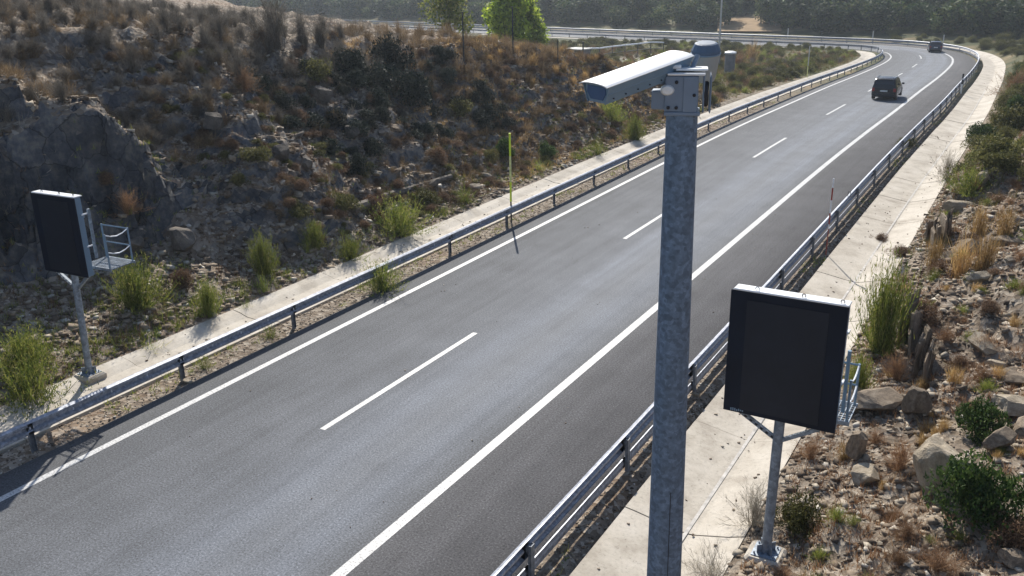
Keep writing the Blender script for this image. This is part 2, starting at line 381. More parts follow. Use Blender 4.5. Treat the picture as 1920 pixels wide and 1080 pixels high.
def m_stones():
    m, n, b, o = mat('loose stones'); g = nd(n, 'ShaderNodeNewGeometry')
    c = ramp(n, g.outputs['Random Per Island'], [(0, (.075, .058, .045)), (.35, (.17, .13, .095)), (.7, (.27, .22, .165)), (.93, (.38, .335, .27)), (1, (.52, .48, .42))])
    c = mix(n, .5, c, ramp(n, noise(n, 12, 4, .7, vec=g.outputs['Position']), [(.3, .6), (.7, 1.3)]), 'MULTIPLY')
    n.links.new(c, b.inputs['Base Color']); b.inputs['Roughness'].default_value = .9; b.inputs['Specular IOR Level'].default_value = .2; return m

M = dict(
    ground=m_ground(), asphalt=m_asphalt(), paint=m_paint(), concrete=m_concrete(), stones=m_stones(),
    rail=m_galv('galvanised rail', (.30, .32, .37), 9, .5, .35), post=m_galv('galvanised post', (.17, .19, .22), 8, .6, .3),
    pole=m_galv('mottled galvanised pole with blue shade tint', (.13, .18, .25), 16, .6, .2), frame=m_galv('grey steel frame', (.22, .26, .31), 8, .55, .3),  # pole colour carries the blue of sky-lit shade and lens cast
    boulder=m_rock('pale boulder', [(.22, .18, .13), (.38, .32, .24), (.50, .44, .35)]),
    slate=m_rock('grey brown slate', [(.11, .09, .07), (.24, .19, .14), (.38, .315, .24)], 3.5),
    cliff=m_rock('dark cliff rock', [(.06, .055, .05), (.12, .105, .09), (.22, .185, .15)], 1.2),
    screen=simple('black display front', (.005, .010, .022), .5, 0, .3, 1.5, 0, .2), screen2=simple('dark display glass', (.012, .016, .026), .45, 0, .25, 1.2, 0, .25),
    white=simple('white enamel', (.80, .80, .79), .35, 0, .04, 3), shadewhite=simple('white enamel in blue shade tone', (.16, .24, .32), .4, 0, .06, 4),  # second enamel: white darkened to blue, shade put into the colour
    grey=simple('light grey plastic', (.17, .22, .29), .45, 0, .08, 5), beige=simple('dull beige enamel', (.30, .32, .32), .5, 0, .08, 4), blueglass=simple('dark blue cover', (.05, .10, .20), .25, 0, .15, 3),
    dark=simple('dark rubber', (.02, .02, .024), .7, 0, .2, 5), black=simple('black car paint', (.012, .012, .016), .22, 0, .1, 3), blue=simple('dark blue grey car paint', (.035, .045, .075), .25, .2, .1, 3),
    glass=simple('car window', (.015, .02, .03), .08, 0, .1, 2), tyre=simple('tyre', (.02, .02, .02), .8), rim=simple('wheel rim', (.35, .35, .36), .35, .7, .1),
    tail=simple('tail light', (.30, .02, .02), .25, 0, .1), plate=simple('number plate', (.7, .7, .66), .4, 0, .05), amber=simple('orange lens', (.6, .2, .03), .3),
    yellow=simple('lime yellow plastic', (.72, .85, .05), .5, 0, .08, 6), paleyellow=simple('faded yellow plastic', (.75, .74, .30), .5), red=simple('dull red plastic', (.28, .03, .02), .5, 0, .15), reflect=simple('white reflector', (.75, .77, .8), .3),
    bark=simple('grey bark', (.12, .10, .08), .9, 0, .4, 8, .5), log=simple('weathered log', (.16, .13, .105), .9, 0, .5, 6, .5), darkpost=simple('dark post', (.03, .035, .04), .7), wall=simple('grey plaster wall', (.20, .20, .21), .85, 0, .2, 2), palewall=simple('pale render', (.5, .49, .46), .8, 0, .15, 2),
    field=simple('dry field', (.26, .17, .085), .95, 0, .3, .35), gfield=simple('green field', (.12, .15, .05), .95, 0, .3, .3), gravel=simple('pale gravel', (.36, .34, .31), .95, 0, .35, 1.2),
    cover=simple('dark blue matt cover', (.10, .14, .20), .6, 0, .15, 3, 0, .25), 
    mortar=simple('pale mortar', (.47, .445, .41), .9, 0, .3, 5),
    l_broom=leafmat('broom stems', [(.06, .10, .018), (.15, .20, .035), (.28, .31, .06), (.38, .34, .11)], .4),
    l_green=leafmat('dark green leaves', [(.02, .045, .012), (.05, .095, .022), (.11, .16, .04)], .3),
    l_olive=leafmat('olive leaves', [(.05, .055, .018), (.12, .12, .035), (.21, .19, .07)], .3),
    l_bright=leafmat('bright leaves', [(.09, .15, .02), (.28, .38, .035), (.52, .60, .08)], .55, .6, .2),
    l_brown=leafmat('dry brown twigs', [(.065, .038, .025), (.15, .09, .055), (.26, .17, .10)], .25),
    l_red=leafmat('rusty dry stems', [(.12, .06, .03), (.25, .14, .075), (.39, .26, .15)], .3),
    l_straw=leafmat('straw', [(.26, .15, .055), (.43, .28, .11), (.58, .42, .21)], .4),
    l_drygrass=leafmat('brown dry grass', [(.12, .08, .045), (.22, .15, .08), (.36, .27, .16)], .25), l_dark=leafmat('dark brush', [(.012, .020, .016), (.026, .038, .028), (.05, .06, .04)], .1),
    l_pale=leafmat('pale dry stems', [(.20, .17, .13), (.34, .30, .24), (.48, .44, .36)], .2),
    l_grey=leafmat('grey leafless twigs', [(.07, .065, .06), (.16, .14, .115), (.27, .24, .19)], .2),
    l_pine=leafmat('pine needles', [(.014, .032, .014), (.035, .062, .022), (.07, .10, .035)], .2),
    l_wood=leafmat('mixed wood leaves', [(.02, .042, .014), (.05, .085, .024), (.10, .13, .035), (.16, .15, .05)], .25),
)

# ------------------------------------------------------------------ ground sheet
def spaced(segs):
    out = [segs[0][0]]
    for a, b_, st in segs:
        n = max(1, int(round((b_-a)/st))); out += list(np.linspace(a, b_, n+1)[1:])
    return np.array(out)
def geo(a, b_, st, k):
    out = []; x = a; s_ = st*np.sign(b_-a)
    while (x-b_)*np.sign(b_-a) < 0: s_ *= k; x += s_; out.append(x)
    return out
gx = spaced([(-26, -16, .28), (-16, -14.2, .12), (-14.2, -11.2, .055), (-11.2, -4.2, .12), (-4.2, 6.2, .7), (6.2, 16, .12), (16, 22, .3)])
gx = np.array(sorted(geo(-26, -900, .5, 1.07))+list(gx)+geo(22, 700, .4, 1.1))
gy = spaced([(4, 8, .3), (8, 44, .125), (44, 64, .22), (64, 90, .45), (90, 240, 1.1)])
gy = np.array(sorted(geo(4, -300, .5, 1.25))+list(gy)+geo(240, 1300, 1.5, 1.07))
XX, YY = np.meshgrid(gx, gy); ZZ = H(XX.ravel(), YY.ravel())
nx, ny = len(gx), len(gy)
ii = (np.arange(ny-1)[:, None]*nx+np.arange(nx-1)).ravel()
obj('ground', mesh('ground', np.stack([XX.ravel(), YY.ravel(), ZZ], 1), np.stack([ii, ii+1, ii+nx+1, ii+nx], 1), [M['ground']], smooth=False), kind='structure')

# ------------------------------------------------------------------ road, markings, drainage channels
def strip(name, s0, s1, ds, offs, mat_, zs, parent=None, **kw):
    ss_ = np.arange(s0, s1+ds*.5, ds); k = len(offs)
    V = np.concatenate([at(ss_, o, z) for o, z in zip(offs, zs)]).reshape(k, len(ss_), 3).transpose(1, 0, 2).reshape(-1, 3)
    uv = np.stack([np.tile(offs, len(ss_)), np.repeat(ss_, k)], 1); n = len(ss_)
    i = (np.arange(n-1)[:, None]*k+np.arange(k-1)).ravel()
    return obj(name, mesh(name, V, np.stack([i, i+1, i+k+1, i+k], 1), [mat_], uv=uv), parent, **kw)
SEND = 360
road = strip('road', -25, SEND, 1., [-4.72, -4.6, -3.6, -1.8, 0, 1.8, 3.6, 6.25, 6.4], M['asphalt'], [-.12, 0, 0, 0, 0, 0, 0, 0, -.12], kind='structure')
strip('edge_line', -25, SEND, 1., [-3.80, -3.62], M['paint'], [.005, .005], road)
strip('edge_line', -25, SEND, 1., [3.64, 3.87], M['paint'], [.005, .005], road)
for k in range(-2, 20):
    a = 13.5+16.95*k
    strip('dash_marking', a, a+6.45, 1.075, [-.075, .075], M['paint'], [.005, .005], road)
def channel(name, offs, zs, rnd):
    e = obj(name, None, kind='structure'); a = -22.
    rg = random.Random(rnd)
    while a < 230:
        l = 4.0; dz = rg.uniform(-.012, .012)
        ss_ = np.linspace(a+.012, a+l-.012, 5); k = len(offs); V = []
        for s_ in ss_:
            for o, z in zip(offs, zs): V.append(at(s_, o, z+dz))
            for o, z in ((offs[-1], zs[-1]-.25), (offs[0], zs[0]-.25)): V.append(at(s_, o, z+dz))
        kk = k+2; F = []
        for i in range(4):
            F += [(i*kk+j, i*kk+(j+1) % kk, (i+1)*kk+(j+1) % kk, (i+1)*kk+j) for j in range(kk)]
        F += [tuple(range(kk-1, -1, -1)), tuple(4*kk+j for j in range(kk))]
        V = np.array(V); o = V[0].copy(); obj('concrete_slab', mesh('concrete_slab', V-o, F, [M['concrete']]), e, loc=o)
        a += l
    return e
channel('drainage_channel', [-7.55, -7.25, -6.95, -6.45, -5.75, -5.6], [.03, -.02, -.11, -.13, -.03, -.015], 4)
channel('drainage_channel', [7.18, 7.4, 8.1, 8.42, 8.55, 9.2, 9.5], [-.05, -.08, -.2, -.24, -.23, -.06, .05], 7)

strip('mortar_line', 0, 90, 2., [8.38, 8.45], M['mortar'], [-.224, -.226], [o_ for o_ in bpy.data.objects if o_.name == 'drainage_channel.001'][0])

# ------------------------------------------------------------------ guardrails
WB = [(0, .75), (.02, .752), (.085, .72), (.085, .66), (.015, .615), (.015, .575), (.085, .53), (.085, .47), (.02, .44), (0, .442)]
def wprof(sign, zoff=0):
    f = [(sign*x, z+zoff) for x, z in WB[:]]; b_ = [(sign*(x-.012), z+zoff) for x, z in reversed(WB)]
    p = f+b_; return p if sign > 0 else p[::-1]
def guardrail(label, d, face, s0, s1, lower, refl, s_first=0):
    """d: post offset, face: +1 beam on the right side of the posts (faces a road to the right)"""
    e = thing('guardrail', label, 'guardrail', tuple(at(13.7, d)))
    org = Vector(e.location)
    pm = MB().box((0, 0, .33), (.012, .12, .72)).box((face*.028, .056, .33), (.056, .008, .72)).box((face*.028, -.056, .33), (.056, .008, .72)).box((face*.06, 0, .60), (.07, .11, .14))
    pm = pm.mesh('post', [M['post']]); s_ = s0; rg = random.Random(int(abs(d)*10))
    rm = MB().box((0, 0, 0), (.012, .10, .045)).mesh('reflector', [M['reflect']]); bm = MB().lathe([(.018, -.01), (.018, .008), (.008, .014)], 8, M=Matrix.Rotation(R(90)*face, 3, 'Y')).mesh('bolt', [M['reflect']])
    i = 0
    while s_ < s1:
        p = Vector(at(s_, d)); a = tang(s_)
        obj('post', pm, e, loc=p-org, rot=(rg.uniform(-.02, .02), rg.uniform(-.02, .02)-(.0), a))
        n = 4 if s_ < 120 else 8
        st = [(at(s_-.12*(k == 0)+4.06*k/n, d+face*.085, 0)-np.array(org)+np.array([0, 0, .0]), tang(s_+4.06*k/n)) for k in range(n+1)]
        # overlap: each next beam laps the previous one
        mb = MB().sweep(wprof(face), [(o_+np.array([0, 0, rg.uniform(-.002, .002)]), a_) for o_, a_ in st], closed=True); mb.obj('beam', M['rail'], e)
        if lower:
            MB().sweep([(-.01, .04), (.012, .04), (.012, .11), (.03, .15), (.012, .19), (.012, .27), (-.01, .27)], st).obj('lower_plate', M['rail'], e)
        if s_ < 75:
            for q in ((-.04, .0), (.04, .0), (1.0, 0), (2.0, 0), (3.0, 0)):
                for zz in (.62, .575) if q[0] > .5 else (.60, .57):
                    pb = Vector(at(s_+q[0], d+face*.108, zz))-org; obj('bolt', bm, e, loc=pb, rot=(0, 0, tang(s_)))
        s_ += 4.06; i += 1
    return e
gl = guardrail('galvanised W-beam guardrail along the left edge of the road, below the rock cut', -4.95, 1, -14.6, 300, False, True)
gr = guardrail('double guardrail with lower plate along the right hard shoulder, curving round the far bend', 6.72, -1, -13.2, 300, True, False)

# ------------------------------------------------------------------ message signs
def sign(label, base, pan, w_, h_, yaw, lean, logo, ped):
    t = thing('message_sign', label, 'message sign', base)
    b0 = Vector(base); c = Vector(pan)-b0; D = .17
    rot = Matrix.Rotation(yaw, 3, 'Z')
    def P(x, y, z): return c+rot @ Vector((x, y, z))
    def bx(n, cc, dd, m, bev=0, par=t): return MB().box(P(*cc), dd, M=rot, bev=bev).obj(n, M[m], par)
    top = P(0, .22, -h_/2+.55)
    MB().tube([(0, 0, .1), tuple(Vector((0, 0, .1)).lerp(Vector((top.x, top.y, top.z)), 1))], .085, 16).obj('pole', M['frame'], t, smooth=True)
    MB().box((0, 0, .09), (.42, .42, .03)).obj('base_plate', M['frame'], t)
    for sx in (-1, 1):
        for sy in (-1, 1):
            MB().box((sx*.09, sy*.09, .18), (.10, .012, .16), M=Matrix.Rotation(R(45)*sx*sy, 3, 'Z')).obj('gusset', M['frame'], t)
            MB().tube([(sx*.16, sy*.16, .10), (sx*.16, sy*.16, .15)], .016, 6).obj('anchor_bolt', M['frame'], t)
    MB().box((0, 0, -.06+ped*.0), (.62, .62, .30), bev=.05).obj('concrete_footing', M['concrete'], t)
    cab = bx('cabinet', (0, D/2+.012, 0), (w_-.02, D, h_-.02), 'shadewhite', .01)
    bx('front_frame', (0, -.0, 0), (w_, .03, h_), 'screen', .006)
    scr = bx('screen', (0, -.0185, -.03), (w_*.70, .008, h_*.90), 'screen2')
    bx('top_lid', (.02, D/2+.02, h_/2+.012), (w_-.04, D+.07, .03), 'white', .008)
    for q in (-.28, .12, .44):
        mb = MB(); pts = [P(q*w_+.028*math.cos(a), .06, h_/2+.05+.028*math.sin(a)) for a in np.linspace(-.6, math.pi+.6, 9)]
        mb.tube(pts, .008, 6).obj('lifting_eye', M['dark'] if q > -.2 else M['frame'], t)
    for sx in (-1, 1):
        a = P(sx*w_*.40, .15, -h_/2+.0); b_ = Vector((c.x*(.9), c.y*.9+.0, max(.2, c.z-h_/2-.52))); b_ = P(0, .22, -h_/2-.47); 
        mb = MB(); d_ = b_-a; Lb = d_.length; q = d_.to_track_quat('X', 'Y').to_matrix(); mb.box((a+b_)/2, (Lb, .06, .075), M=q)
        br = mb.obj('brace', M['frame'], t)
        hm = MB()
        for k in range(7):
            u = (k+.8)/8.; hm.box(a.lerp(b_, u)+q @ Vector((0, -.0, .0395)), (.05, .035, .003), M=q)
        hm.obj('perforation', M['dark'], br) if logo else hm.obj('perforation', M['white'], br)
    bx('cross_beam', (0, .21, -h_/2+.06), (w_*.92, .08, .10), 'frame'); bx('cross_beam', (0, .21, h_*.25), (w_*.92, .08, .08), 'frame')
    # access platform behind the cabinet, reached at its right end
    px0, px1, pz = w_/2-.55, w_/2+.42, -h_/2+.16
    if logo: px0, px1, pz = -.7, w_/2+.13, -h_/2+.06
    rh = .72 if logo else .86
    gm = MB(); n = int((px1-px0)/.06)
    for k in range(n+1): gm.box(P(px0+(px1-px0)*k/n, .68, pz), (.012, .72, .03), M=rot)
    for k in range(9): gm.box(P((px0+px1)/2, .34+.085*k, pz), (px1-px0, .010, .026), M=rot)
    gm.obj('platform_grating', M['frame'], t)
    bx('platform_edge', ((px0+px1)/2, .325, pz-.01), (px1-px0+.04, .025, .07), 'frame'); bx('platform_edge', ((px0+px1)/2, 1.05, pz-.01), (px1-px0+.04, .025, .07), 'frame')
    for px_ in (px0+.03, px1-.03):
        for py_ in (.34, 1.03):
            MB().tube([P(px_, py_, pz), P(px_, py_, pz+rh+.02)], .022, 6).obj('railing_post', M['shadewhite'], t)
    for zz in (rh, rh*.5):
        MB().tube([P(px0+.03, 1.03, pz+zz), P(px1-.03, 1.03, pz+zz)], .018, 6).obj('handrail', M['shadewhite'], t)
        MB().tube([P(px1-.03, .34, pz+zz), P(px1-.03, .5, pz+zz-.07), P(px1-.03, .68, pz+zz-.10), P(px1-.03, .86, pz+zz-.07), P(px1-.03, 1.03, pz+zz)], .014, 6).obj('chain', M['reflect'], t)
    bx('side_rail', (w_/2+.035, .30, .05 if not logo else -.28), (.05, .06, h_*(.62 if not logo else .5)), 'frame' if not logo else 'shadewhite')
    for zz in (.28, -.12): bx('side_bracket', (w_/2+.0, .20, h_*zz), (.03, .16, .03), 'reflect')
    if logo:   # illegible small maker's mark, low on the front frame
        lm = MB(); rg = random.Random(5)
        for k in range(7): lm.box(P(-w_/2+.13+k*.032, -.0165, -h_/2+.045+rg.uniform(-.006, .006)), (.02, .003, rg.uniform(.022, .05)), M=rot)
        lm.obj('maker_mark', M['shadewhite'], t)
    return t
sign('black message sign seen face on, on a grey pole in front of the right bank', (10.0, 13.55, .10), (10.036, 13.36, 3.87), 1.784, 2.113, .004, 0, True, 0)
sign('black message sign with side platform and chains, standing under the shaded left cliff', (-7.3, 12.86, -.02), (-7.2, 12.70, 3.82), 1.52, 1.98, .07, 0, False, 0)

# ------------------------------------------------------------------ camera pole in front
def PD(px, py, dp): return Vector(CAM+ray(px, py)*dp)
ptop = PD(1279, 206, 7.0); pb = PD(1244.5, 1080, 8.36); pdir = (ptop-pb).normalized()
zg = float(H(10.65, 6.6)[0]); base = pb+pdir*((zg-pb.z)/pdir.z)
t = thing('camera_pole', 'mottled galvanised steel pole tinted with blue shade, standing close in front, carrying the traffic camera', 'pole', tuple(base))
Lp = (ptop-base).length
mb = MB(); npz = 24
rr = lambda k: .192-(.192-.121)*k
mb.tube([tuple((ptop-base)*k/12) for k in range(13)], [rr(k/12) for k in range(13)], npz); sh = mb.obj('shaft', M['pole'], t, smooth=True)
q = Vector(CAM)-base; q.z = 0; q.normalize(); side = Vector((-q.y, q.x, 0)); off = (q*.97+side*.243).normalized() if False else (q*.975+side*.22).normalized()
MB().tube([tuple((ptop-base)*k+off*(rr(k)+.001)) for k in (.02, .35, .62)], .0035, 5).obj('weld_seam', M['dark'], t)
MB().lathe([(.34, .0), (.34, .03)], 20).obj('base_plate', M['frame'], t)
# bracket box on the pole top
fz = math.atan2(CW[0], CW[1]); ang = -(CYAW+.19)+.0
RB = Matrix.Rotation(ang, 3, 'Z')            # local x = to the right, y = away from the camera
tb = thing('mounting_bracket', 'grey box bracket bolted on top of the camera pole', 'bracket', tuple(ptop))
def LB(x, y, z): return RB @ Vector((x, y, z))
def bb(n, c, d, m, bev=.004, par=tb, RM=None): return MB().box(LB(*c), d, M=RM or RB, bev=bev).obj(n, M[m], par)
bb('box', (-.01, 0, .135), (.25, .25, .27), 'grey', .008); bb('cover_plate', (.055, -.131, .135), (.105, .008, .262), 'grey', .003)
bb('side_arm', (-.175, -.02, .085), (.12, .16, .14), 'grey', .008); bb('collar', (0, 0, -.012), (.27, .27, .03), 'grey', .006)
bb('top_plate', (.02, 0, .282), (.28, .27, .016), 'white'); bb('top_plate', (.06, .02, .31), (.24, .20, .014), 'white'); bb('cap', (-.06, -.03, .33), (.08, .10, .03), 'white', .01)
bb('side_plate', (.155, .0, .13), (.012, .22, .27), 'grey', .004); bb('side_plate', (.205, .02, .13), (.014, .24, .29), 'grey', .02)
MB().lathe([(.075, -.02), (.078, 0), (.07, .012)], 18, tuple(LB(.178, -.05, .13)), M=RB @ Matrix.Rotation(R(90), 3, 'Y') @ Matrix.Diagonal((1.25, .8, 1))).obj('pivot_disc', M['dark'], tb, smooth=True)
MB().lathe([(.0, -.03), (.03, -.025), (.042, 0), (.042, .03)], 16, tuple(LB(-.115, -.12, .165)), M=RB @ Matrix.Rotation(R(-90), 3, 'X') @ Matrix.Diagonal((1.3, 1, 1))).obj('knob', M['white'], tb, smooth=True)
for x, z in ((-.105, .035), (-.045, .035), (-.05, .225), (.085, .13)):
    MB().lathe([(.013, -.012), (.013, .004), (.007, .008)], 8, tuple(LB(x, -.137, z)), M=RB @ Matrix.Rotation(R(90), 3, 'X')).obj('bolt', M['dark'], tb)
# arm to the camera housing
pa = LB(-.05, .03, .19); 
cf = PD(1117, 170, 6.45)-ptop; cb = PD(1274, 112, 7.05)-ptop
MB().tube([pa, (cf*.35+cb*.65)-Vector((0, 0, .055))], .03, 8).obj('arm', M['grey'], tb)
MB().tube([LB(.05, .06, .28), LB(.10, .12, .40)], .02, 8).obj('stem', M['grey'], tb)
# camera housing
tc_ = thing('traffic_camera', 'long white topped camera housing pointing left from the pole top', 'camera', tuple(ptop))
ax = (cb-cf); Lc = ax.length; ax.normalize(); sd_ = ax.cross(Vector((0, 0, 1))).normalized(); up = sd_.cross(ax).normalized()
roll = Matrix.Rotation(R(4), 3, ax); sd_ = roll @ sd_; up = roll @ up
def LC(a, x, z): return cf+ax*a+sd_*x+up*z
def prism(prof, a0, a1, m, name, par, inner=None):
    n = len(prof); V = [LC(a0, x, z) for x, z in prof]+[LC(a1, x, z) for x, z in prof]
    F = [(i, (i+1) % n, n+(i+1) % n, n+i) for i in range(n)]+[tuple(range(n-1, -1, -1)), tuple(range(n, 2*n))]
    return MB().add(V, F).obj(name, M[m], par)
body = [(-.07, -.085), (.07, -.085), (.108, -.02), (.10, .045), (-.10, .045), (-.108, -.02)]
prism(body, .03, Lc, 'shadewhite', 'housing', tc_)
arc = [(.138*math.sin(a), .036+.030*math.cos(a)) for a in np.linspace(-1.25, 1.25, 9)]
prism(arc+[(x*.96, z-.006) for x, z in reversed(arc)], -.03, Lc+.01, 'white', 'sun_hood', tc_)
prism([(.120, .043), (.124, .042), (.082, -.092), (.078, -.091)], -.0, Lc, 'shadewhite', 'side_panel', tc_)
prism([(-.120, .043), (-.124, .042), (-.082, -.092), (-.078, -.091)], -.0, Lc, 'shadewhite', 'side_panel', tc_)
wf = prism([(-.072, -.087), (.072, -.087), (.110, -.02), (.102, .046), (-.102, .046), (-.11, -.02)], .012, .0295, 'shadewhite', 'window_frame', tc_)
prism([(-.056, -.066), (.056, -.066), (.086, -.018), (.082, .030), (-.082, .030), (-.086, -.018)], .006, .0115, 'blueglass', 'window', tc_)
for k in range(7):
    a = .08+(Lc-.16)*k/6
    for sx in (-1, 1): MB().lathe([(.006, -.004), (.006, .004)], 8, tuple(LC(a, sx*.098, -.062))).obj('screw', M['dark'], tc_)
MB().tube([LC(Lc, 0, -.03), LC(Lc+.05, .02, -.06), LC(Lc+.04, .02, -.16), LB(-.06, .06, .27)], .011, 6).obj('cable', M['dark'], tc_)
# second housing seen end on
dc = PD(1323, 104, 7.35)-ptop; td = thing('round_camera_housing', 'bucket shaped beige housing with dark blue top, behind the bracket on the pole', 'camera', tuple(ptop))
tilt = RB @ Matrix.Rotation(R(9), 3, 'X')
MB().lathe([(.0, -.21), (.080, -.205), (.092, -.17), (.114, .0), (.116, .02)], 24, tuple(dc), M=tilt).obj('body', M['beige'], td, smooth=True)
MB().lathe([(.118, .021), (.117, .045), (.092, .098), (.075, .105), (0, .107)], 16, tuple(dc), M=tilt).obj('cover', M['cover'], td)
MB().lathe([(.119, .012), (.122, .016), (.122, .022), (.119, .024)], 24, tuple(dc), M=tilt).obj('rim', M['shadewhite'], td)

# ------------------------------------------------------------------ roadside markers
def pole_thing(name, label, cat, p, h, parts, group=None):
    t = thing(name, label, cat, tuple(p), 0, group)
    for nm, z0, z1, r, m in parts: MB().tube([(0, 0, z0), (0, 0, z1)], r, 8).obj(nm, M[m], t)
    return t
p = Vector((*at(30.6, -5.03)[:2], -.05)); pole_thing('snow_pole', 'tall lime yellow marker pole behind the left guardrail', 'marker pole', p, 3.6,
    [('lower_tube', 0, .9, .034, 'darkpost'), ('lower_band', .9, 1.7, .042, 'yellow'), ('pale_band', 1.7, 2.75, .042, 'paleyellow'), ('upper_band', 2.75, 3.65, .042, 'yellow')])
p = G(1513, 147); pole_thing('snow_pole', 'thin pale marker pole beside the left guardrail before the bend', 'marker pole', p, 3.2, [('lower_tube', 0, 1.2, .045, 'paleyellow'), ('upper_tube', 1.2, 3.1, .05, 'palewall')])
p = Vector((*at(32.0, 7.05)[:2], -.05)); dp = depth(p)
pole_thing('snow_pole', 'red and white banded marker pole behind the right guardrail', 'marker pole', p, 3, [('lower_tube', 0, .95, .018, 'red'), ('pale_band', .95, 1.12, .022, 'reflect'), ('red_band', 1.12, 1.52, .026, 'red'), ('white_band', 1.52, 1.98, .024, 'reflect'), ('red_band', 1.98, 2.42, .026, 'red'), ('top_band', 2.42, 2.75, .024, 'reflect')])
t = thing('marker_post', 'slim black and white delineator on the right guardrail near the bend', 'delineator', tuple(at(83, 6.9)))
MB().box((0, 0, .75), (.12, .05, 1.5), bev=.02).obj('body', M['reflect'], t); MB().box((0, -.03, .95), (.13, .03, .34)).obj('black_band', M['darkpost'], t); MB().box((0, -.03, 1.42), (.13, .03, .36)).obj('black_band', M['darkpost'], t)
t = thing('reflector_bracket', 'small black framed reflector clipped on top of the right guardrail', 'reflector', tuple(at(37.7, 6.66, .74)))
for dx in (-.045, .045): MB().box((dx, 0, .10), (.018, .02, .22)).obj('upright', M['darkpost'], t)
MB().box((0, 0, .215), (.108, .02, .02)).obj('top_bar', M['darkpost'], t)
for i, px in enumerate((1662, 1689, 1612)):
    s_ = (158, 150, 172)[i]
    t = thing('marker_post', ['white marker post behind the far rail, between its two neighbours', 'white marker post behind the far rail, nearest the bend', 'white marker post behind the far rail, farthest from the bend'][i], 'delineator', tuple(at(s_, 8.2, .0)), 0, 'marker posts behind the far rail')
    MB().box((0, 0, .9), (.16, .12, 1.9), bev=.03).obj('body', M['palewall'], t); MB().box((0, 0, 1.93), (.17, .13, .14)).obj('cap', M['dark'], t)

# ------------------------------------------------------------------ cars
def car(name, label, loc, rz, paint, rails, Ln=4.35, Wd=1.82, Ht=1.66):
    t = thing(name, label, 'car', loc, rz)
    # stations from tail (y=0) to nose; each: y, half width low, z bottom, belt z, half width belt
    hw = Wd/2
    secs = [(0.02, .90, .34, .86), (.12, .97, .25, .95), (.6, 1., .22, 1.0), (1.6, 1., .20, 1.0), (2.7, 1., .20, .98), (3.3, .98, .22, .93), (3.95, .93, .25, .82), (Ln-.06, .80, .32, .62)]
    V = []; F = []
    for y, k, zb, zt in secs:
        x = hw*k; V += [(-x*.92, y, zb), (-x, y, zb+.16), (-x, y, zt-.16), (-x*.93, y, zt), (x*.93, y, zt), (x, y, zt-.16), (x, y, zb+.16), (x*.92, y, zb)]
    for i in range(len(secs)-1): F += [(i*8+k, (i+1)*8+k, (i+1)*8+(k+1) % 8, i*8+(k+1) % 8) for k in range(8)]
    F += [tuple(range(8)), tuple(range((len(secs)-1)*8+7, (len(secs)-1)*8-1, -1))]
    MB().add(V, F).obj('body', M[paint], t, smooth=True)
    r0, r1 = Ht-.10, Ht
    rs = [(.05, .90, .94), (.30, .78, r0-.02), (.5, .76, r1-.02), (1.5, .77, r1), (2.2, .75, r0+.02), (3.05, .86, .96)]
    V = []; F = []
    for y, k, z in rs: x = hw*k; V += [(-x, y, z-.02), (-x*.93, y, z), (x*.93, y, z), (x, y, z-.02), (hw*.95, y, .9), (-hw*.95, y, .9)]
    for i in range(len(rs)-1): F += [(i*6+k, (i+1)*6+k, (i+1)*6+(k+1) % 6, i*6+(k+1) % 6) for k in range(6)]
    F += [tuple(range(6)), tuple(range(len(rs)*6-1, len(rs)*6-7, -1))]
    MB().add(V, F).obj('roof', M[paint], t, smooth=True)
    # windows stand 4 mm proud
    MB().add([(-hw*.78, .10-.012, 1.0), (hw*.78, .10-.012, 1.0), (hw*.68, .275-.012, r0-.06), (-hw*.68, .275-.012, r0-.06)], [(0, 1, 2, 3)]).obj('rear_window', M['glass'], t)
    MB().add([(-hw*.80, 3.0, 1.0), (hw*.80, 3.0, 1.0), (hw*.68, 2.28, r0+.0), (-hw*.68, 2.28, r0+.0)], [(0, 3, 2, 1)]).obj('windscreen', M['glass'], t)
    for sx in (-1, 1):
        for a, b_, c0, c1 in ((.35, 1.15, .48, 1.15), (1.22, 2.0, 1.22, 2.0), (2.07, 2.85, 2.07, 2.35)):
            V = [(sx*(hw*.945+.006), a, .985), (sx*(hw*.945+.006), b_, .985), (sx*(hw*.79+.006), c1, r0-.07), (sx*(hw*.79+.006), c0, r0-.07)]
            MB().add(V, [(0, 1, 2, 3) if sx > 0 else (3, 2, 1, 0)]).obj('side_window', M['glass'], t)
        mir = MB().box((sx*(hw+.11), 2.62, 1.05), (.20, .09, .14), bev=.03).obj('mirror', M['dark'], t)
        MB().box((sx*hw*.84, .035, .80), (.20, .06, .26), bev=.02).obj('tail_light', M['tail'], t)
        MB().box((sx*hw*.66, Ln-.14, .58), (.30, .14, .12), bev=.02).obj('headlight', M['reflect'], t)
        if rails: MB().tube([(sx*hw*.70, .45, r1+.01), (sx*hw*.70, .6, r1+.06), (sx*hw*.70, 1.9, r1+.06), (sx*hw*.70, 2.05, r0+.05)], .02, 6).obj('roof_rail', M['frame'], t)
        for y in (.82, 3.42):
            wh = MB().lathe([(.20, -.11), (.32, -.11), (.335, -.08), (.335, .08), (.32, .11), (.20, .11)], 20, (sx*(hw-.115), y, .335), M=Matrix.Rotation(R(90), 3, 'Y')).obj('wheel', M['tyre'], t, smooth=True)
            MB().lathe([(.05, .118), (.20, .115), (.205, .10)], 12, (sx*(hw-.115), y, .335), M=Matrix.Rotation(R(90)*sx, 3, 'Y')).obj('rim', M['rim'], wh)
    MB().box((0, .012, .72), (.52, .02, .11)).obj('number_plate', M['plate'], t); MB().box((0, .02, .42), (Wd*.88, .12, .20), bev=.04).obj('bumper', M['dark'], t)
    MB().box((0, .24, Ht-.07), (Wd*.62, .20, .03), bev=.01).obj('spoiler', M[paint], t)
    MB().box((hw*.30, .12, 1.14), (.015, .012, .015)).obj('wiper', M['dark'], t)
    return t
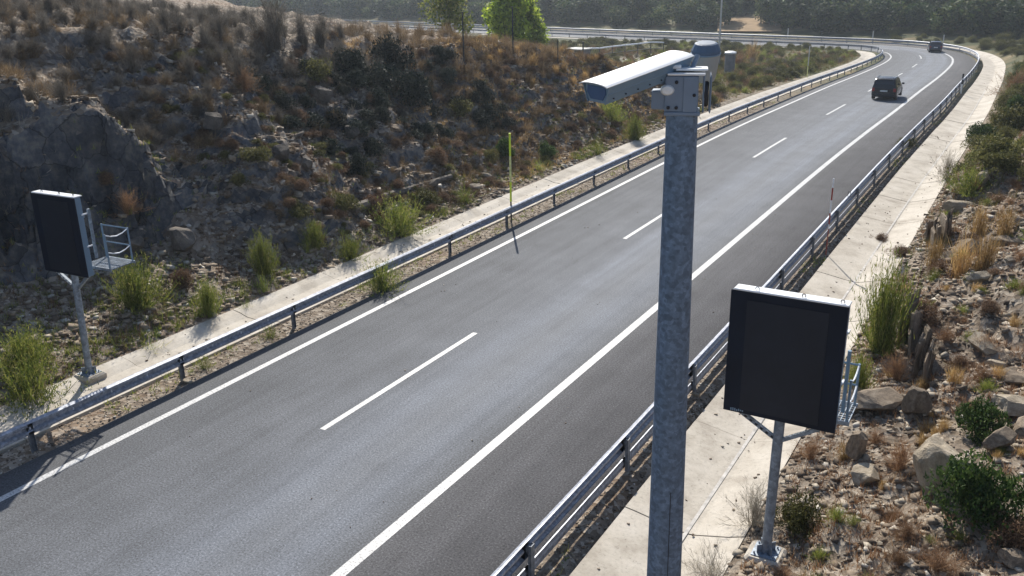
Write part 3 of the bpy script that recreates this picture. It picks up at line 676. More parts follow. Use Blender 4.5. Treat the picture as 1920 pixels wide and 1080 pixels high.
def car_at(s_, d): p = at(s_, d); return tuple(p), tang(s_)
l1, a1 = car_at(74.6, 2.05); car('parked_car' if False else 'car', 'black people carrier with roof rails driving away in the right lane', l1, a1, 'black', True)
pc = G(1753, 101); sc_, dc_, _ = sd(pc.x, pc.y); l2, a2 = car_at(float(sc_[0]), float(dc_[0])); car('car', 'small dark blue car entering the far bend', l2, a2*.5, 'blue', False, 4.0, 1.72, 1.5)

# ------------------------------------------------------------------ plants: prototypes
def tri_leaf(rg, p, L_, W_, n_, up_=None):
    """n_ small leaf triangles around points p (k,3)"""
    k = len(p); d = rg.normal(size=(k, 3)); 
    if up_ is not None: d = d*(1-up_)+np.array([0, 0, 1.])*up_*1.6
    d /= np.linalg.norm(d, axis=1)[:, None]; e = np.cross(d, rg.normal(size=(k, 3))); e /= np.linalg.norm(e, axis=1)[:, None]
    Ls = L_*rg.uniform(.6, 1.3, (k, 1)); V = np.stack([p-e*W_*.5, p+e*W_*.5, p+d*Ls], 1).reshape(-1, 3)
    return V, np.arange(3*k).reshape(-1, 3)
def stem_strip(a, b_, wd, rg):
    """thin tapering triangles a->b (k,3)"""
    d = b_-a; e = np.cross(d, rg.normal(size=a.shape)); e /= np.linalg.norm(e, axis=1)[:, None]+1e-9
    V = np.stack([a-e*wd, a+e*wd, b_], 1).reshape(-1, 3); return V, np.arange(len(V)).reshape(-1, 3)
def join(parts):
    V = []; F = []; I = []; n = 0
    for v, f, m in parts: V.append(v); F.append(f+n); I.append(np.full(len(f), m)); n += len(v)
    return np.concatenate(V), np.concatenate(F), np.concatenate(I)
def dirs(rg, k, spread):
    th = rg.uniform(0, 2*np.pi, k); ph = np.abs(rg.normal(0, spread, k)).clip(0, 1.45)
    return np.stack([np.sin(ph)*np.cos(th), np.sin(ph)*np.sin(th), np.cos(ph)], 1)
def p_broom(seed, leaf='l_broom', n=260, spread=.55, leaves=11, name='shrub', lw=.015):
    rg = np.random.default_rng(seed); d = dirs(rg, n, spread); Ls = rg.uniform(.55, 1.0, (n, 1)); b0 = rg.normal(0, .10, (n, 3))*[1, 1, 0]
    mid = b0+d*Ls*.55; tip = mid+(d*.75+np.array([0, 0, .35])+rg.normal(0, .12, (n, 3)))*Ls*.45
    parts = [(*stem_strip(b0, mid, .007, rg), 0), (*stem_strip(mid-d*.02, tip, .006, rg), 0)]
    u = rg.uniform(.25, 1, (n, leaves, 1)); pts = np.where(u < .55, b0[:, None]+(mid-b0)[:, None]*u/.55, mid[:, None]+(tip-mid)[:, None]*(u-.55)/.45).reshape(-1, 3)
    pts += rg.normal(0, .014, pts.shape); parts.append((*tri_leaf(rg, pts, .07, lw, 1, .55), 0))
    V, F, I = join(parts); return mesh(name, V, F, [M[leaf]])
def p_bush(seed, leaf='l_green', n=4200, flat=.75, L_=.075, W_=.045, clumps=26, name='shrub', stems=50):
    rg = np.random.default_rng(seed); c = dirs(rg, clumps, .75)*rg.uniform(.35, .8, (clumps, 1)); c[:, 2] = np.abs(c[:, 2])*flat
    cr = rg.uniform(.16, .34, clumps); k = rg.integers(0, clumps, n); v = rg.normal(size=(n, 3)); v /= np.linalg.norm(v, axis=1)[:, None]
    p = c[k]+v*(cr[k]*rg.uniform(.5, 1.05, n)**.6)[:, None]; p = p[p[:, 2] > .01]
    t_ = c[rg.integers(0, clumps, stems)]
    parts = [(*tri_leaf(rg, p, L_, W_, 1, .2), 0), (*stem_strip(rg.normal(0, .05, (stems, 3))*[1, 1, 0], t_+rg.normal(0, .08, (stems, 3)), .012, rg), 1)]
    V, F, I = join(parts); return mesh(name, V, F, [M[leaf], M['bark']], I)
def p_twig(seed, leaf='l_pale', n=90, spread=.6, name='shrub'):
    rg = np.random.default_rng(seed); d = dirs(rg, n, spread); a = rg.normal(0, .06, (n, 3))*[1, 1, 0]; Ls = rg.uniform(.5, 1, (n, 1)); b_ = a+d*Ls
    parts = [(*stem_strip(a, b_, .009, rg), 0)]
    for lv in range(2):
        k = 5; u = rg.uniform(.3, .95, (len(a), k, 1)); s0 = (a[:, None]+(b_-a)[:, None]*u).reshape(-1, 3); dd = np.repeat(b_-a, k, 0); ln = np.linalg.norm(dd, axis=1)[:, None]
        e = s0+(dd/ln+rg.normal(0, .55, s0.shape))*ln*(.28 if lv == 0 else .3); parts.append((*stem_strip(s0, e, .005-.0015*lv, rg), 0)); a, b_ = s0, e
    V, F, I = join(parts); V[:, 2] = np.abs(V[:, 2]); return mesh(name, V, F, [M[leaf]])
def p_tuft(seed, leaf='l_straw', n=260, spread=.32, name='grass_tuft'):
    rg = np.random.default_rng(seed); d = dirs(rg, n, spread); a = rg.normal(0, .12, (n, 3))*[1, 1, 0]; Ls = rg.uniform(.45, 1, (n, 1))
    m_ = a+d*Ls*.6; e = m_+(d+rg.normal(0, .25, (n, 3))-np.array([0, 0, .15]))*Ls*.4
    w0, f0 = stem_strip(a, m_, .009, rg); w1, f1 = stem_strip(m_-d*.03, e, .007, rg)
    V, F, I = join([(w0, f0, 0), (w1, f1, 0)]); return mesh(name, V, F, [M[leaf]])
def p_tree(seed, leaf='l_wood', h=1., n=900, crown=.34, clumps=22, L_=.05, W_=.04, low=.25, name='tree'):
    rg = np.random.default_rng(seed); c = rg.normal(size=(clumps, 3)); c /= np.linalg.norm(c, axis=1)[:, None]; c *= rg.uniform(.3, 1, (clumps, 1))
    c = c*[crown*.75, crown*.75, (1-low)*.47]+[0, 0, low+(1-low)*.46]; cr = rg.uniform(.10, .17, clumps)*(crown/.34)
    k = rg.integers(0, clumps, n); v = rg.normal(size=(n, 3)); v /= np.linalg.norm(v, axis=1)[:, None]; p = c[k]+v*(cr[k]*rg.uniform(.4, 1.1, n))[:, None]
    parts = [(*tri_leaf(rg, p, L_, W_, 1, .1), 0)]
    mb = MB().tube([(0, 0, -.05), (.01, .0, low), (.0, .01, .75)], [.030, .022, .008], 6)
    for q in range(6):
        u = rg.uniform(.2, .6); e = c[rg.integers(0, clumps)]; mb.tube([(0, 0, u), tuple(e*.9)], [.012, .004], 4)
    tv = np.array(mb.V); tf = np.array([(f[0], f[i], f[i+1]) for f in mb.F for i in range(1, len(f)-1)])
    return [mesh('crown', parts[0][0], parts[0][1], [M[leaf]]), mesh('trunk', tv, tf, [M['bark']])]
PR = dict(
    broom=[p_broom(i, spread=.72, n=340) for i in (1, 2, 3)], broomlow=[p_broom(i, spread=.95, n=220) for i in (11, 12)], green=[p_bush(i) for i in (21, 22, 23)],
    olive=[p_bush(i, 'l_olive', 3400) for i in (31, 32, 33)], brown=[p_bush(i, 'l_brown', 5200, L_=.09, W_=.016) for i in (41, 42)], red=[p_twig(i, 'l_red', 120, .8) for i in (51, 52)],
    dark=[p_bush(i, 'l_dark', 3600) for i in (25, 26)], pale=[p_twig(i, 'l_pale', 100, .75) for i in (61, 62)], grey=[p_twig(i, 'l_grey', 110, .5) for i in (71, 72, 73)], straw=[p_tuft(i) for i in (81, 82, 83)],
    weed=[p_tuft(i, 'l_broom', 130, .8) for i in (91, 92)], strawlow=[p_tuft(i, 'l_drygrass', 160, .7) for i in (95, 96)])
CNT = [0]
def plant(kind, px, py, wpx, label, cat=None, asp=None, group=None):
    """plant whose foot is seen at photo pixel px, py and that is wpx pixels wide there"""
    p = G(px, py); r = wpx/2*depth(p)/CF/.82; CNT[0] += 1; rg = random.Random(CNT[0]*7)
    nm = {'straw': 'grass_tuft', 'strawlow': 'grass_tuft', 'weed': 'weed'}.get(kind, 'shrub')
    if asp is None: asp = {'broom': .8, 'straw': 1.1, 'grey': 1.3, 'green': .9, 'weed': .9}.get(kind, .85)
    if kind in ('broom', 'grey'): r *= 1.25
    if kind in ('broomlow', 'weed'): r *= 1.35
    if kind == 'straw': r *= 1.9
    asp *= 1.6
    o = obj(nm, PR[kind][CNT[0] % len(PR[kind])], loc=p-Vector((0, 0, .05)), rot=(0, 0, rg.uniform(0, 6.28)), sc=(r*1.12, r*1.12, r*asp))
    return tag(o, label, cat or nm.replace('_', ' '), group)
PL = [
 ('broom', 50, 690, 120, 'broad green broom shrub at the left edge, uphill of the left sign pole', .6), ('broomlow', 60, 765, 150, 'bright green spreading shrub beside the drainage channel at the far left edge', .6),
 ('broom', 258, 575, 110, 'green shrub with orange tips just behind the left sign platform', .75), ('broom', 392, 590, 52, 'thin green broom by the channel between the left sign and the mid slope', 1.25),
 ('broom', 495, 512, 62, 'dense bright green broom on the stony apron', 1.1), ('broom', 592, 462, 46, 'smaller broom a step right of the dense bright green one', 1.0),
 ('broomlow', 655, 485, 52, 'yellow green low shrub on the channel edge', .8), ('broomlow', 748, 438, 100, 'widest yellow green shrub overhanging the left channel', .6),
 ('weed', 495, 548, 34, 'small upright weed on the lip of the left channel', 1.2), ('weed', 287, 668, 50, 'spiky weed on the channel lip next to the left sign pole', .9), ('weed', 463, 588, 34, 'dark spiky weed rooted in the left channel edge', .9),
 ('weed', 507, 632, 50, 'weed growing in the gravel strip behind the rail post left of the road', .7), ('weed', 382, 690, 46, 'pale green weed seen under the left guardrail', .7), ('broomlow', 716, 545, 84, 'leafy green weed pushing through under the left guardrail', .6),
 ('brown', 345, 540, 62, 'dark brown dead shrub on the apron right of the left sign', .9), ('olive', 640, 392, 62, 'olive shrub at the foot of the rubble slope', .8), ('brown', 700, 395, 52, 'brown twiggy shrub at the foot of the rubble slope', .9),
 ('dark', 672, 325, 50, 'dark shrub in the middle of the left slope above the log', 1.), ('brown', 820, 310, 56, 'rust brown shrub on the slope left of the yellow marker pole', .9), ('green', 1022, 292, 48, 'dark green rounded shrub right of the yellow marker pole', .8),
 ('green', 945, 292, 50, 'dark green shrub directly behind the yellow marker pole', .9), ('olive', 918, 300, 40, 'olive shrub left of the yellow marker pole', .8), ('broom', 1190, 262, 46, 'green broom by the channel left of the big pole', .9), ('weed', 1120, 290, 34, 'pale weed on the channel lip below the camera housing', 1.2),
 ('broomlow', 1145, 225, 60, 'low green shrub under the camera housing', .6), ('dark', 628, 235, 44, 'green shrub clinging to the middle of the cut', .8), ('brown', 560, 235, 56, 'brown shrub on the cut left of the green one', .8), ('olive', 480, 300, 60, 'olive brown shrub low on the rubble spur', .7),
 ('red', 240, 400, 60, 'rusty shrub at the foot of the shaded wall', .8), ('red', 460, 170, 66, 'rusty shrub high on the rubble spur', .7), ('grey', 520, 90, 80, 'grey twiggy shrub on the crest above the rubble spur', 1.0), ('olive', 590, 150, 70, 'olive shrub below the crest', .8),
 ('dark', 712, 180, 90, 'large dark shrub on the upper slope, left of the next one', .9), ('dark', 775, 195, 90, 'large dark shrub on the upper slope below the thin post', .9), ('dark', 735, 130, 90, 'dark shrub near the crest above the two large ones', .9), ('dark', 660, 145, 80, 'dark shrub near the crest at the left of the dark patch', .9),
 ('brown', 200, 345, 50, 'small brown shrub at the base of the shaded wall', .8), ('olive', 860, 215, 60, 'olive shrub on the brown grass slope', .7), ('olive', 560, 405, 50, 'olive shrub above the small broom', .7), ('weed', 575, 470, 30, 'thin weed beside the smaller broom', 1.),
 ('olive', 800, 380, 60, 'olive shrub near the dark log end', .6), ('weed', 870, 380, 56, 'green weeds right of the log by the channel', .7), ('weed', 1010, 320, 40, 'green weeds on the channel lip right of the marker pole', .6),
 # right bank
 ('broom', 1652, 655, 108, 'tall bright green broom leaning over the right channel', 1.45), ('broom', 1607, 735, 56, 'green broom beside the sign platform', 1.3), ('green', 1838, 815, 100, 'dark green shrub above the big green one on the right bank', 1.0), ('green', 1832, 965, 170, 'big dark green shrub against the pale boulder', 1.0),
 ('brown', 1735, 607, 100, 'dark brown domed dead shrub on the ledge', .7), ('olive', 1497, 985, 100, 'yellow brown shrub right of the sign pole foot', .9), ('pale', 1412, 985, 96, 'pale leafless shrub left of the sign pole foot', .95), ('pale', 1332, 1120, 120, 'pale dry stalks at the bottom edge beside the big pole', .9),
 ('pale', 1774, 337, 56, 'pale grey green spiky shrub at the channel edge', 1.), ('broomlow', 1818, 362, 76, 'yellow green shrub below the pale spiky one', .6), ('olive', 1862, 310, 110, 'broad olive brown shrub on the upper right bank', .7), ('green', 1838, 268, 60, 'dark green shrub on the upper right bank edge', .9),
 ('straw', 1750, 500, 36, 'small orange grass tuft at the ledge', 1.1), ('straw', 1800, 517, 46, 'orange grass tuft left of its taller twin', 1.1), ('straw', 1845, 505, 46, 'orange grass tuft at the right of the row of three', 1.1), ('straw', 1834, 442, 40, 'upper orange grass tuft above the row', 1.), ('straw', 1882, 442, 36, 'orange grass tuft near the right edge of the bank', 1.1),
 ('red', 1680, 712, 64, 'rusty dry shrub between the ledge and the rock slab', .9), ('red', 1688, 880, 84, 'rusty dry shrub left of the pale boulder', .8), ('brown', 1900, 1030, 120, 'rounded brown dead shrub in the lower right corner', .8), ('red', 1700, 1010, 90, 'rusty ground shrub below the pale boulder', .5), ('red', 1760, 1070, 120, 'wide rusty shrub at the bottom edge of the bank', .4),
 ('brown', 1800, 690, 60, 'brown shrub behind the flat slab', .7), ('red', 1840, 715, 56, 'straw red tuft shrub behind the flat slab', .7), ('olive', 1900, 250, 90, 'olive shrub by the right edge high on the bank', .8), ('brown', 1855, 585, 60, 'low brown shrub in the stony hollow', .6), ('olive', 1700, 275, 34, 'small green plant under the right guardrail', .8),
 ('red', 1520, 860, 60, 'thin rusty shrub behind the sign pole', .8), ('brown', 1650, 455, 40, 'grey brown plant at the channel edge below the ledge', .7), ('brown', 1690, 480, 60, 'grey brown plant mat beside the ledge', .5), ('red', 1900, 180, 80, 'rust coloured shrub on the upper right bank', .6),
 ('straw', 1410, 115, 26, 'pale orange shrub on the verge behind the left rail', 1.), ('red', 1385, 130, 60, 'rusty shrub on the verge right of the white capped pillar', .6)]
for k_, x, y, w_, lb, asp in PL: plant(k_, x, y, w_, lb, asp=asp)
def gn_scatter(name, P, rz, sc, protos, label):
    me = bpy.data.meshes.new(name); me.from_pydata(P.tolist(), [], [])
    n = len(P); a = me.attributes.new('rot', 'FLOAT_VECTOR', 'POINT'); a.data.foreach_set('vector', np.stack([rz*0, rz*0, rz], 1).astype(np.float32).ravel())
    a = me.attributes.new('scl', 'FLOAT_VECTOR', 'POINT'); a.data.foreach_set('vector', sc.astype(np.float32).ravel())
    a = me.attributes.new('idx', 'INT', 'POINT'); a.data.foreach_set('value', np.random.default_rng(n).integers(0, len(protos), n).astype(np.int32))
    o = obj(name, me, kind='stuff', label=label); g = bpy.data.node_groups.new(name, 'GeometryNodeTree')
    g.interface.new_socket('Geometry', in_out='INPUT', socket_type='NodeSocketGeometry'); g.interface.new_socket('Geometry', in_out='OUTPUT', socket_type='NodeSocketGeometry')
    N = g.nodes; i_ = N.new('NodeGroupInput'); o_ = N.new('NodeGroupOutput'); ip = N.new('GeometryNodeInstanceOnPoints'); jn = N.new('GeometryNodeJoinGeometry'); lk = g.links.new
    for p_ in protos:
        oi = N.new('GeometryNodeObjectInfo'); oi.transform_space = 'ORIGINAL'; oi.inputs['Object'].default_value = p_; gi = N.new('GeometryNodeGeometryToInstance'); lk(oi.outputs['Geometry'], gi.inputs[0]); lk(gi.outputs[0], jn.inputs[0])
    def at_(nm, t, sock):
        x = N.new('GeometryNodeInputNamedAttribute'); x.data_type = t; x.inputs[0].default_value = nm; lk(x.outputs[0], sock)
    lk(i_.outputs[0], ip.inputs['Points']); lk(jn.outputs[0], ip.inputs['Instance']); ip.inputs['Pick Instance'].default_value = True
    at_('idx', 'INT', ip.inputs['Instance Index']); at_('rot', 'FLOAT_VECTOR', ip.inputs['Rotation']); at_('scl', 'FLOAT_VECTOR', ip.inputs['Scale']); lk(ip.outputs[0], o_.inputs[0])
    m_ = o.modifiers.new('scatter', 'NODES'); m_.node_group = g; return o
FIRST = {}
for o_ in list(bpy.data.objects):
    if o_.type == 'MESH' and o_.data in [m_ for v in PR.values() for m_ in v] and o_.data.name not in FIRST: FIRST[o_.data.name] = o_
def mass(kind, n, region, size, asp, seed, name, label, thr=.35):
    rg = np.random.default_rng(seed); x = rg.uniform(region[0], region[1], n*4); y = rg.uniform(region[2], region[3], n*4); s_, d_, c_ = sd(x, y)
    k = ((d_ < -8.3) | (d_ > 10.2)) & (vn(x*.22, y*.22, seed)+rg.uniform(-.25, .25, len(x)) > thr); x, y = x[k][:n], y[k][:n]
    z = H(x, y); k = abs(H(x+.3, y)-z)/.3 < 2; x, y, z = x[k], y[k], z[k]; r = rg.uniform(size[0], size[1], len(x)); a_ = asp*rg.uniform(.7, 1.3, len(x))
    pr = [FIRST[m_.name] if m_.name in FIRST else FIRST.setdefault(m_.name, bpy.data.objects.new(m_.name, m_)) for m_ in PR[kind]]
    return gn_scatter(name, np.stack([x, y, z-.05], 1), rg.uniform(0, 6.28, len(x)), np.stack([r, r, r*a_], 1), pr, label)
# look-alikes scattered over each slope: one label per group
def scatter(kind, n, region, size, label, group, seed, asp=None, cat=None):
    rg = np.random.default_rng(seed); done = 0
    for _ in range(n*6):
        if done >= n: break
        x = rg.uniform(region[0], region[1]); y = rg.uniform(region[2], region[3]); s_, d_, c_ = sd(x, y); d_ = d_[0]
        if -8.2 < d_ < 10.1: continue
        if rg.uniform() > .35+1.3*vn(x*.35, y*.35, seed % 50): continue
        z = H(x, y)[0]; zx = H(x+.3, y)[0]; 
        if abs(zx-z)/.3 > 2.2: continue
        r = rg.uniform(*size); pr = PR[kind][rg.integers(len(PR[kind]))]; nm = {'straw': 'grass_tuft', 'strawlow': 'grass_tuft', 'weed': 'weed'}.get(kind, 'shrub')
        a_ = (asp or .85)*rg.uniform(.75, 1.2)
        o = obj(nm, pr, loc=(x, y, z-.04), rot=(0, 0, rg.uniform(0, 6.28)), sc=(r, r, r*a_)); tag(o, label, cat or nm.replace('_', ' '), group); done += 1
scatter('grey', 30, (-19, -13, 22, 36), (.5, .8), 'grey leafless shrub in the thicket along the crest of the left cut', 'grey shrubs on the left crest', 1, 1.5)
scatter('brown', 34, (-18, -8.3, 20, 60), (.4, .75), 'brown dry shrub dotted over the left slope', 'brown shrubs on the left slope', 2, 1.1)
scatter('straw', 24, (-17, -12, 44, 62), (.5, .85), 'clump of pale standing straw on the far crest of the left slope', 'standing straw on the crest', 5, 1.)
scatter('olive', 60, (9.8, 20, 40, 100), (.6, 1.2), 'olive shrub among many covering the far right bank', 'olive shrubs on the right bank', 6, 1.2)
scatter('red', 18, (9.8, 16, 8, 60), (.3, .6), 'rusty dry shrub scattered on the right bank', 'rusty shrubs on the right bank', 8, .9)
scatter('olive', 40, (-30, -8, 62, 120), (.6, 1.3), 'olive shrub on the rough verge inside the bend', 'olive shrubs on the verge', 10, 1.)
mass('grey', 420, (-30, -13.5, 16, 37), (.35, .7), 1.0, 101, 'thicket', 'grey leafless thicket on the crest of the left cut', .3)
mass('dark', 80, (-16, -11.5, 27, 42), (.45, .9), 1.0, 102, 'thicket', 'dark green thicket high on the left cut', .45)
mass('brown', 380, (-18, -8.3, 22, 64), (.25, .6), .9, 103, 'scrub', 'brown scrub over the left slope')
mass('olive', 240, (-17, -8.3, 22, 66), (.2, .5), .9, 104, 'scrub', 'olive scrub over the left slope')
mass('strawlow', 420, (-15, -9, 22, 42), (.25, .5), .8, 127, 'dry_grass', 'brown dry grass on the rubble slope', .4)
mass('strawlow', 620, (-18, -9, 38, 68), (.35, .7), .9, 105, 'dry_grass', 'straw coloured grass on the far left slope', .3)
mass('strawlow', 420, (-22, -13, 38, 66), (.5, .9), 1.0, 126, 'dry_grass', 'brown standing grass on the far crest', .3)
mass('straw', 90, (-22, -13.5, 46, 66), (.4, .7), .8, 106, 'dry_grass', 'standing straw on the far crest', .3)
mass('strawlow', 300, (-30, -14, 8, 30), (.35, .7), .8, 107, 'dry_grass', 'brown grass on the plateau above the shaded wall', .3)
mass('straw', 90, (10.2, 18, 16, 60), (.25, .5), .9, 131, 'dry_grass', 'orange grass over the right bank', .55)
mass('broomlow', 60, (10, 16, 12, 36), (.2, .45), .8, 132, 'scrub', 'small green plants on the right bank', .5)
mass('strawlow', 420, (-30, -12.5, 10, 30), (.4, .8), .9, 133, 'dry_grass', 'brown grass on the top of the cut', .2)
mass('olive', 1100, (9.9, 34, 36, 165), (.45, 1.1), 1.1, 108, 'scrub', 'olive scrub over the far right bank', .25)
mass('broomlow', 260, (9.9, 28, 34, 140), (.4, .9), .8, 109, 'scrub', 'yellow green scrub over the far right bank', .4)
mass('brown', 420, (9.9, 24, 8, 130), (.2, .55), .8, 110, 'scrub', 'brown scrub over the right bank', .4)
mass('red', 260, (9.9, 22, 8, 120), (.25, .6), .7, 111, 'scrub', 'rusty scrub over the right bank', .45)
mass('olive', 900, (-12, 70, 128, 190), (.6, 1.5), 1.0, 121, 'scrub', 'olive scrub outside the far bend', .15)
mass('green', 260, (10, 30, 45, 150), (.5, 1.1), 1.2, 112, 'scrub', 'dark scrub over the far right bank', .45)
mass('olive', 900, (-60, -8.2, 62, 148), (.5, 1.2), 1.0, 113, 'scrub', 'olive scrub on the verge inside the bend', .3)
mass('broomlow', 380, (-40, -8.2, 66, 148), (.4, 1.0), .8, 114, 'scrub', 'yellow green scrub on the verge inside the bend', .4)
mass('red', 380, (-50, -8.2, 62, 130), (.4, 1.0), .8, 115, 'scrub', 'rusty scrub on the verge inside the bend', .4)
mass('grey', 260, (-60, -8.5, 62, 130), (.4, .9), .8, 116, 'scrub', 'grey scrub on the verge inside the bend', .4)

# ------------------------------------------------------------------ trees
def tree(kind, protos, p, h, wd, label, group=None, rz=0):
    t = thing(kind, label, 'tree', tuple(p), rz, group)
    for m_ in protos: obj(m_.name.split('.')[0], m_, t, sc=(h*wd, h*wd, h))
    return t
pop = [p_tree(i, 'l_bright', n=5200, crown=.22, clumps=40, L_=.036, W_=.026, low=.03) for i in (201, 202)]
small = p_tree(205, 'l_broom', n=2400, crown=.34, clumps=26, L_=.035, W_=.025, low=.02)
def treeat(px, py, dist, h, proto, wd, label, kind='tree', sink=0):
    d_ = ray(px, py); p = CAM+d_*dist; z = H(p[0], p[1])[0]; return tree(kind, proto, (p[0], p[1], z-sink), h, wd, label, rz=px*.1)
treeat(948, 80, 84, 11.5, pop[0], .95, 'tall bright yellow green poplar, left one of the pair beyond the slope', 'poplar_tree')
treeat(972, 84, 88, 10.5, pop[1], .95, 'bright poplar with a darker middle, behind the tall one', 'poplar_tree')
treeat(1000, 84, 90, 7.4, pop[0], 1.0, 'short bright poplar at the right of the pair', 'poplar_tree')
treeat(842, 60, 80, 8.2, small, .95, 'small round green tree left of the poplars behind the crest', 'round_tree')
wood = [p_tree(i, 'l_wood', n=900, crown=.42, clumps=18, L_=.075, W_=.06, low=.03) for i in (211, 212, 213)]
pine = [p_tree(i, 'l_pine', n=800, crown=.36, clumps=18, L_=.08, W_=.05, low=.06) for i in (221, 222)]
rgt = np.random.default_rng(9); n = 0
while n < 170:
    s_ = rgt.uniform(128, 300); v = 19+rgt.uniform(0, 1)**1.6*34; p = at(s_, v); px_, = [1]
    z = H(p[0], p[1])[0]; n += 1
    pn = rgt.uniform() < .5; pr = (pine if pn else wood)[rgt.integers(2)]; h = rgt.uniform(3.5, 7.0)
    tree('pine_tree' if pn else 'broadleaf_tree', pr, (p[0], p[1], z-.1), h, rgt.uniform(.9, 1.3), 'dark pine in the first rows of the wood beyond the far rail' if pn else 'bushy green tree in the first rows of the wood beyond the far rail', 'pines behind the far rail' if pn else 'broadleaf trees behind the far rail', rgt.uniform(0, 6))
for k in range(9):
    y = rgt.uniform(22, 36); x = rgt.uniform(-48, -36); z = H(x, y)[0]
    tree('pine_tree', pine[k % 2], (x, y, z-.1), rgt.uniform(2.5, 4.5), 1.1, 'dark pine standing on the plateau above the left cut', 'pines above the left cut', k)
# the rest of the wood: one mass
TF = {}
for o_ in bpy.data.objects:
    if o_.name.startswith('crown') and o_.data.name not in TF: TF[o_.data.name] = o_
pr = [TF[m_[0].name] for m_ in wood+pine if m_[0].name in TF]; print('protos', len(pr))
def in_clear(x, y, z):
    P = np.stack([x, y, z], 1)-CAM; w_ = P@CW; px = 960+CF*(P@CR)/w_; py = 540-CF*(P@CU)/w_
    return ((px > 1340) & (px < 1470) & (py > 22) & (py < 66)) | ((px > 1215) & (px < 1330) & (py < 34) & (py > -40)) | ((px > 1230) & (px < 1330) & (py > 30) & (py < 60) & (np.sin(px*.2) > 0))
rg = np.random.default_rng(77); x = rg.uniform(-330, 240, 26000); y = rg.uniform(120, 480, 26000); s_, d_, c_ = sd(x, y)
k = (((d_ > 17) & (s_ > 150)) | ((d_ > 38) & (s_ > 60) & (s_ <= 150))) & (rg.uniform(0, 1, 26000) < np.clip(1.25-y/480., .2, 1)); x, y = x[k], y[k]; z = H(x, y)
k = ~in_clear(x, y, z) & (vn(x*.05, y*.05, 5)+rg.uniform(-.12, .12, len(x)) > .27); x, y, z = x[k], y[k], z[k]; h = rg.uniform(4, 8.5, len(x)); print('wood', len(x))
gn_scatter('forest', np.stack([x, y, z-h*.16], 1), rg.uniform(0, 6.28, len(x)), np.stack([h*1.25, h*1.25, h], 1), pr, 'dark wood covering the far hillside')

# ------------------------------------------------------------------ loose stones, undergrowth (stuff)
def stones(name, x, y, sz, seed, flat=.5, z=None, m='stones', lab=''):
    rg = np.random.default_rng(seed); n = len(x); z = H(x, y) if z is None else z
    c = np.array([(a, b_, c_) for c_ in (-1, 1) for a, b_ in ((-1, -1), (1, -1), (1, 1), (-1, 1))], float)
    F0 = np.array([(0, 2, 1), (0, 3, 2), (4, 5, 6), (4, 6, 7), (0, 1, 5), (0, 5, 4), (1, 2, 6), (1, 6, 5), (2, 3, 7), (2, 7, 6), (3, 0, 4), (3, 4, 7)])
    V = c[None]*np.stack([rg.uniform(.35, .6, n), rg.uniform(.25, .5, n), rg.uniform(.12, .3, n)*flat*2], 1)[:, None]*sz[:, None, None]
    V *= rg.uniform(.55, 1.15, (n, 8, 1)); V += rg.normal(0, .05, V.shape)*sz[:, None, None]
    a = rg.uniform(0, 6.28, n); t1 = rg.normal(0, .35, n); ca, sa, ct, st_ = np.cos(a), np.sin(a), np.cos(t1), np.sin(t1)
    X, Y, Z = V[..., 0], V[..., 1]*ct[:, None]-V[..., 2]*st_[:, None], V[..., 1]*st_[:, None]+V[..., 2]*ct[:, None]
    V = np.stack([X*ca[:, None]-Y*sa[:, None]+x[:, None], X*sa[:, None]+Y*ca[:, None]+y[:, None], Z+z[:, None]+.02*sz[:, None]], 2)
    F = (F0[None]+np.arange(n)[:, None, None]*8).reshape(-1, 3)
    return obj(name, mesh(name, V.reshape(-1, 3), F, [M[m]]), kind='stuff', label=lab)
rg = np.random.default_rng(4)
def field(n, x0, x1, y0, y1, cond, thr=0.):
    x = rg.uniform(x0, x1, n); y = rg.uniform(y0, y1, n); s_, d_, c_ = sd(x, y); k = cond(d_) & (vn(x*.45, y*.45, 17)+rg.uniform(0, .5, n) > thr); return x[k], y[k]
x, y = field(30000, -17, -7.6, 8, 66, lambda d: d < -7.65, .45); hz = (H(x+.15, y)-H(x-.15, y))/.3; k = abs(hz) < 1.5; x, y = x[k], y[k]
stones('rubble', x, y, .07+.22*rg.uniform(0, 1, len(x))**3.2, 1, lab='loose shale rubble on the left slope')
x, y = field(24000, 9.4, 17, 6, 48, lambda d: d > 9.5, .45)
stones('rubble', x, y, .05+.17*rg.uniform(0, 1, len(x))**3, 2, lab='loose shale rubble on the right bank')
x, y = field(9000, -5.7, -4.65, 6, 70, lambda d: (d < -4.66) & (d > -5.62)); x2, y2 = field(9000, 6.35, 7.3, 6, 70, lambda d: (d > 6.4) & (d < 7.25))
stones('gravel', np.r_[x, x2], np.r_[y, y2], .025+.05*rg.uniform(0, 1, len(x)+len(x2))**2, 3, lab='gravel strips beside both guardrails')
x, y = field(260, -7.4, -5.7, 8, 60, lambda d: d < 0); x2, y2 = field(200, 7.3, 9.3, 8, 60, lambda d: d > 0)
zc = np.r_[np.interp(x, [-7.55, -6.95, -6.45, -5.75], [.03, -.11, -.13, -.03]), np.interp(x2, [7.18, 8.1, 8.42, 9.2], [-.05, -.2, -.24, -.06])]
stones('crumbs', np.r_[x, x2], np.r_[y, y2], .03+.05*rg.uniform(0, 1, len(x)+len(x2)), 5, z=zc, lab='small stones fallen in the drainage channels')
x = rg.uniform(-4.4, 6.2, 70); y = rg.uniform(9, 45, 70); stones('grit', x, y, rg.uniform(.02, .045, 70), 6, z=np.full(70, .008), lab='pale grit on the road')
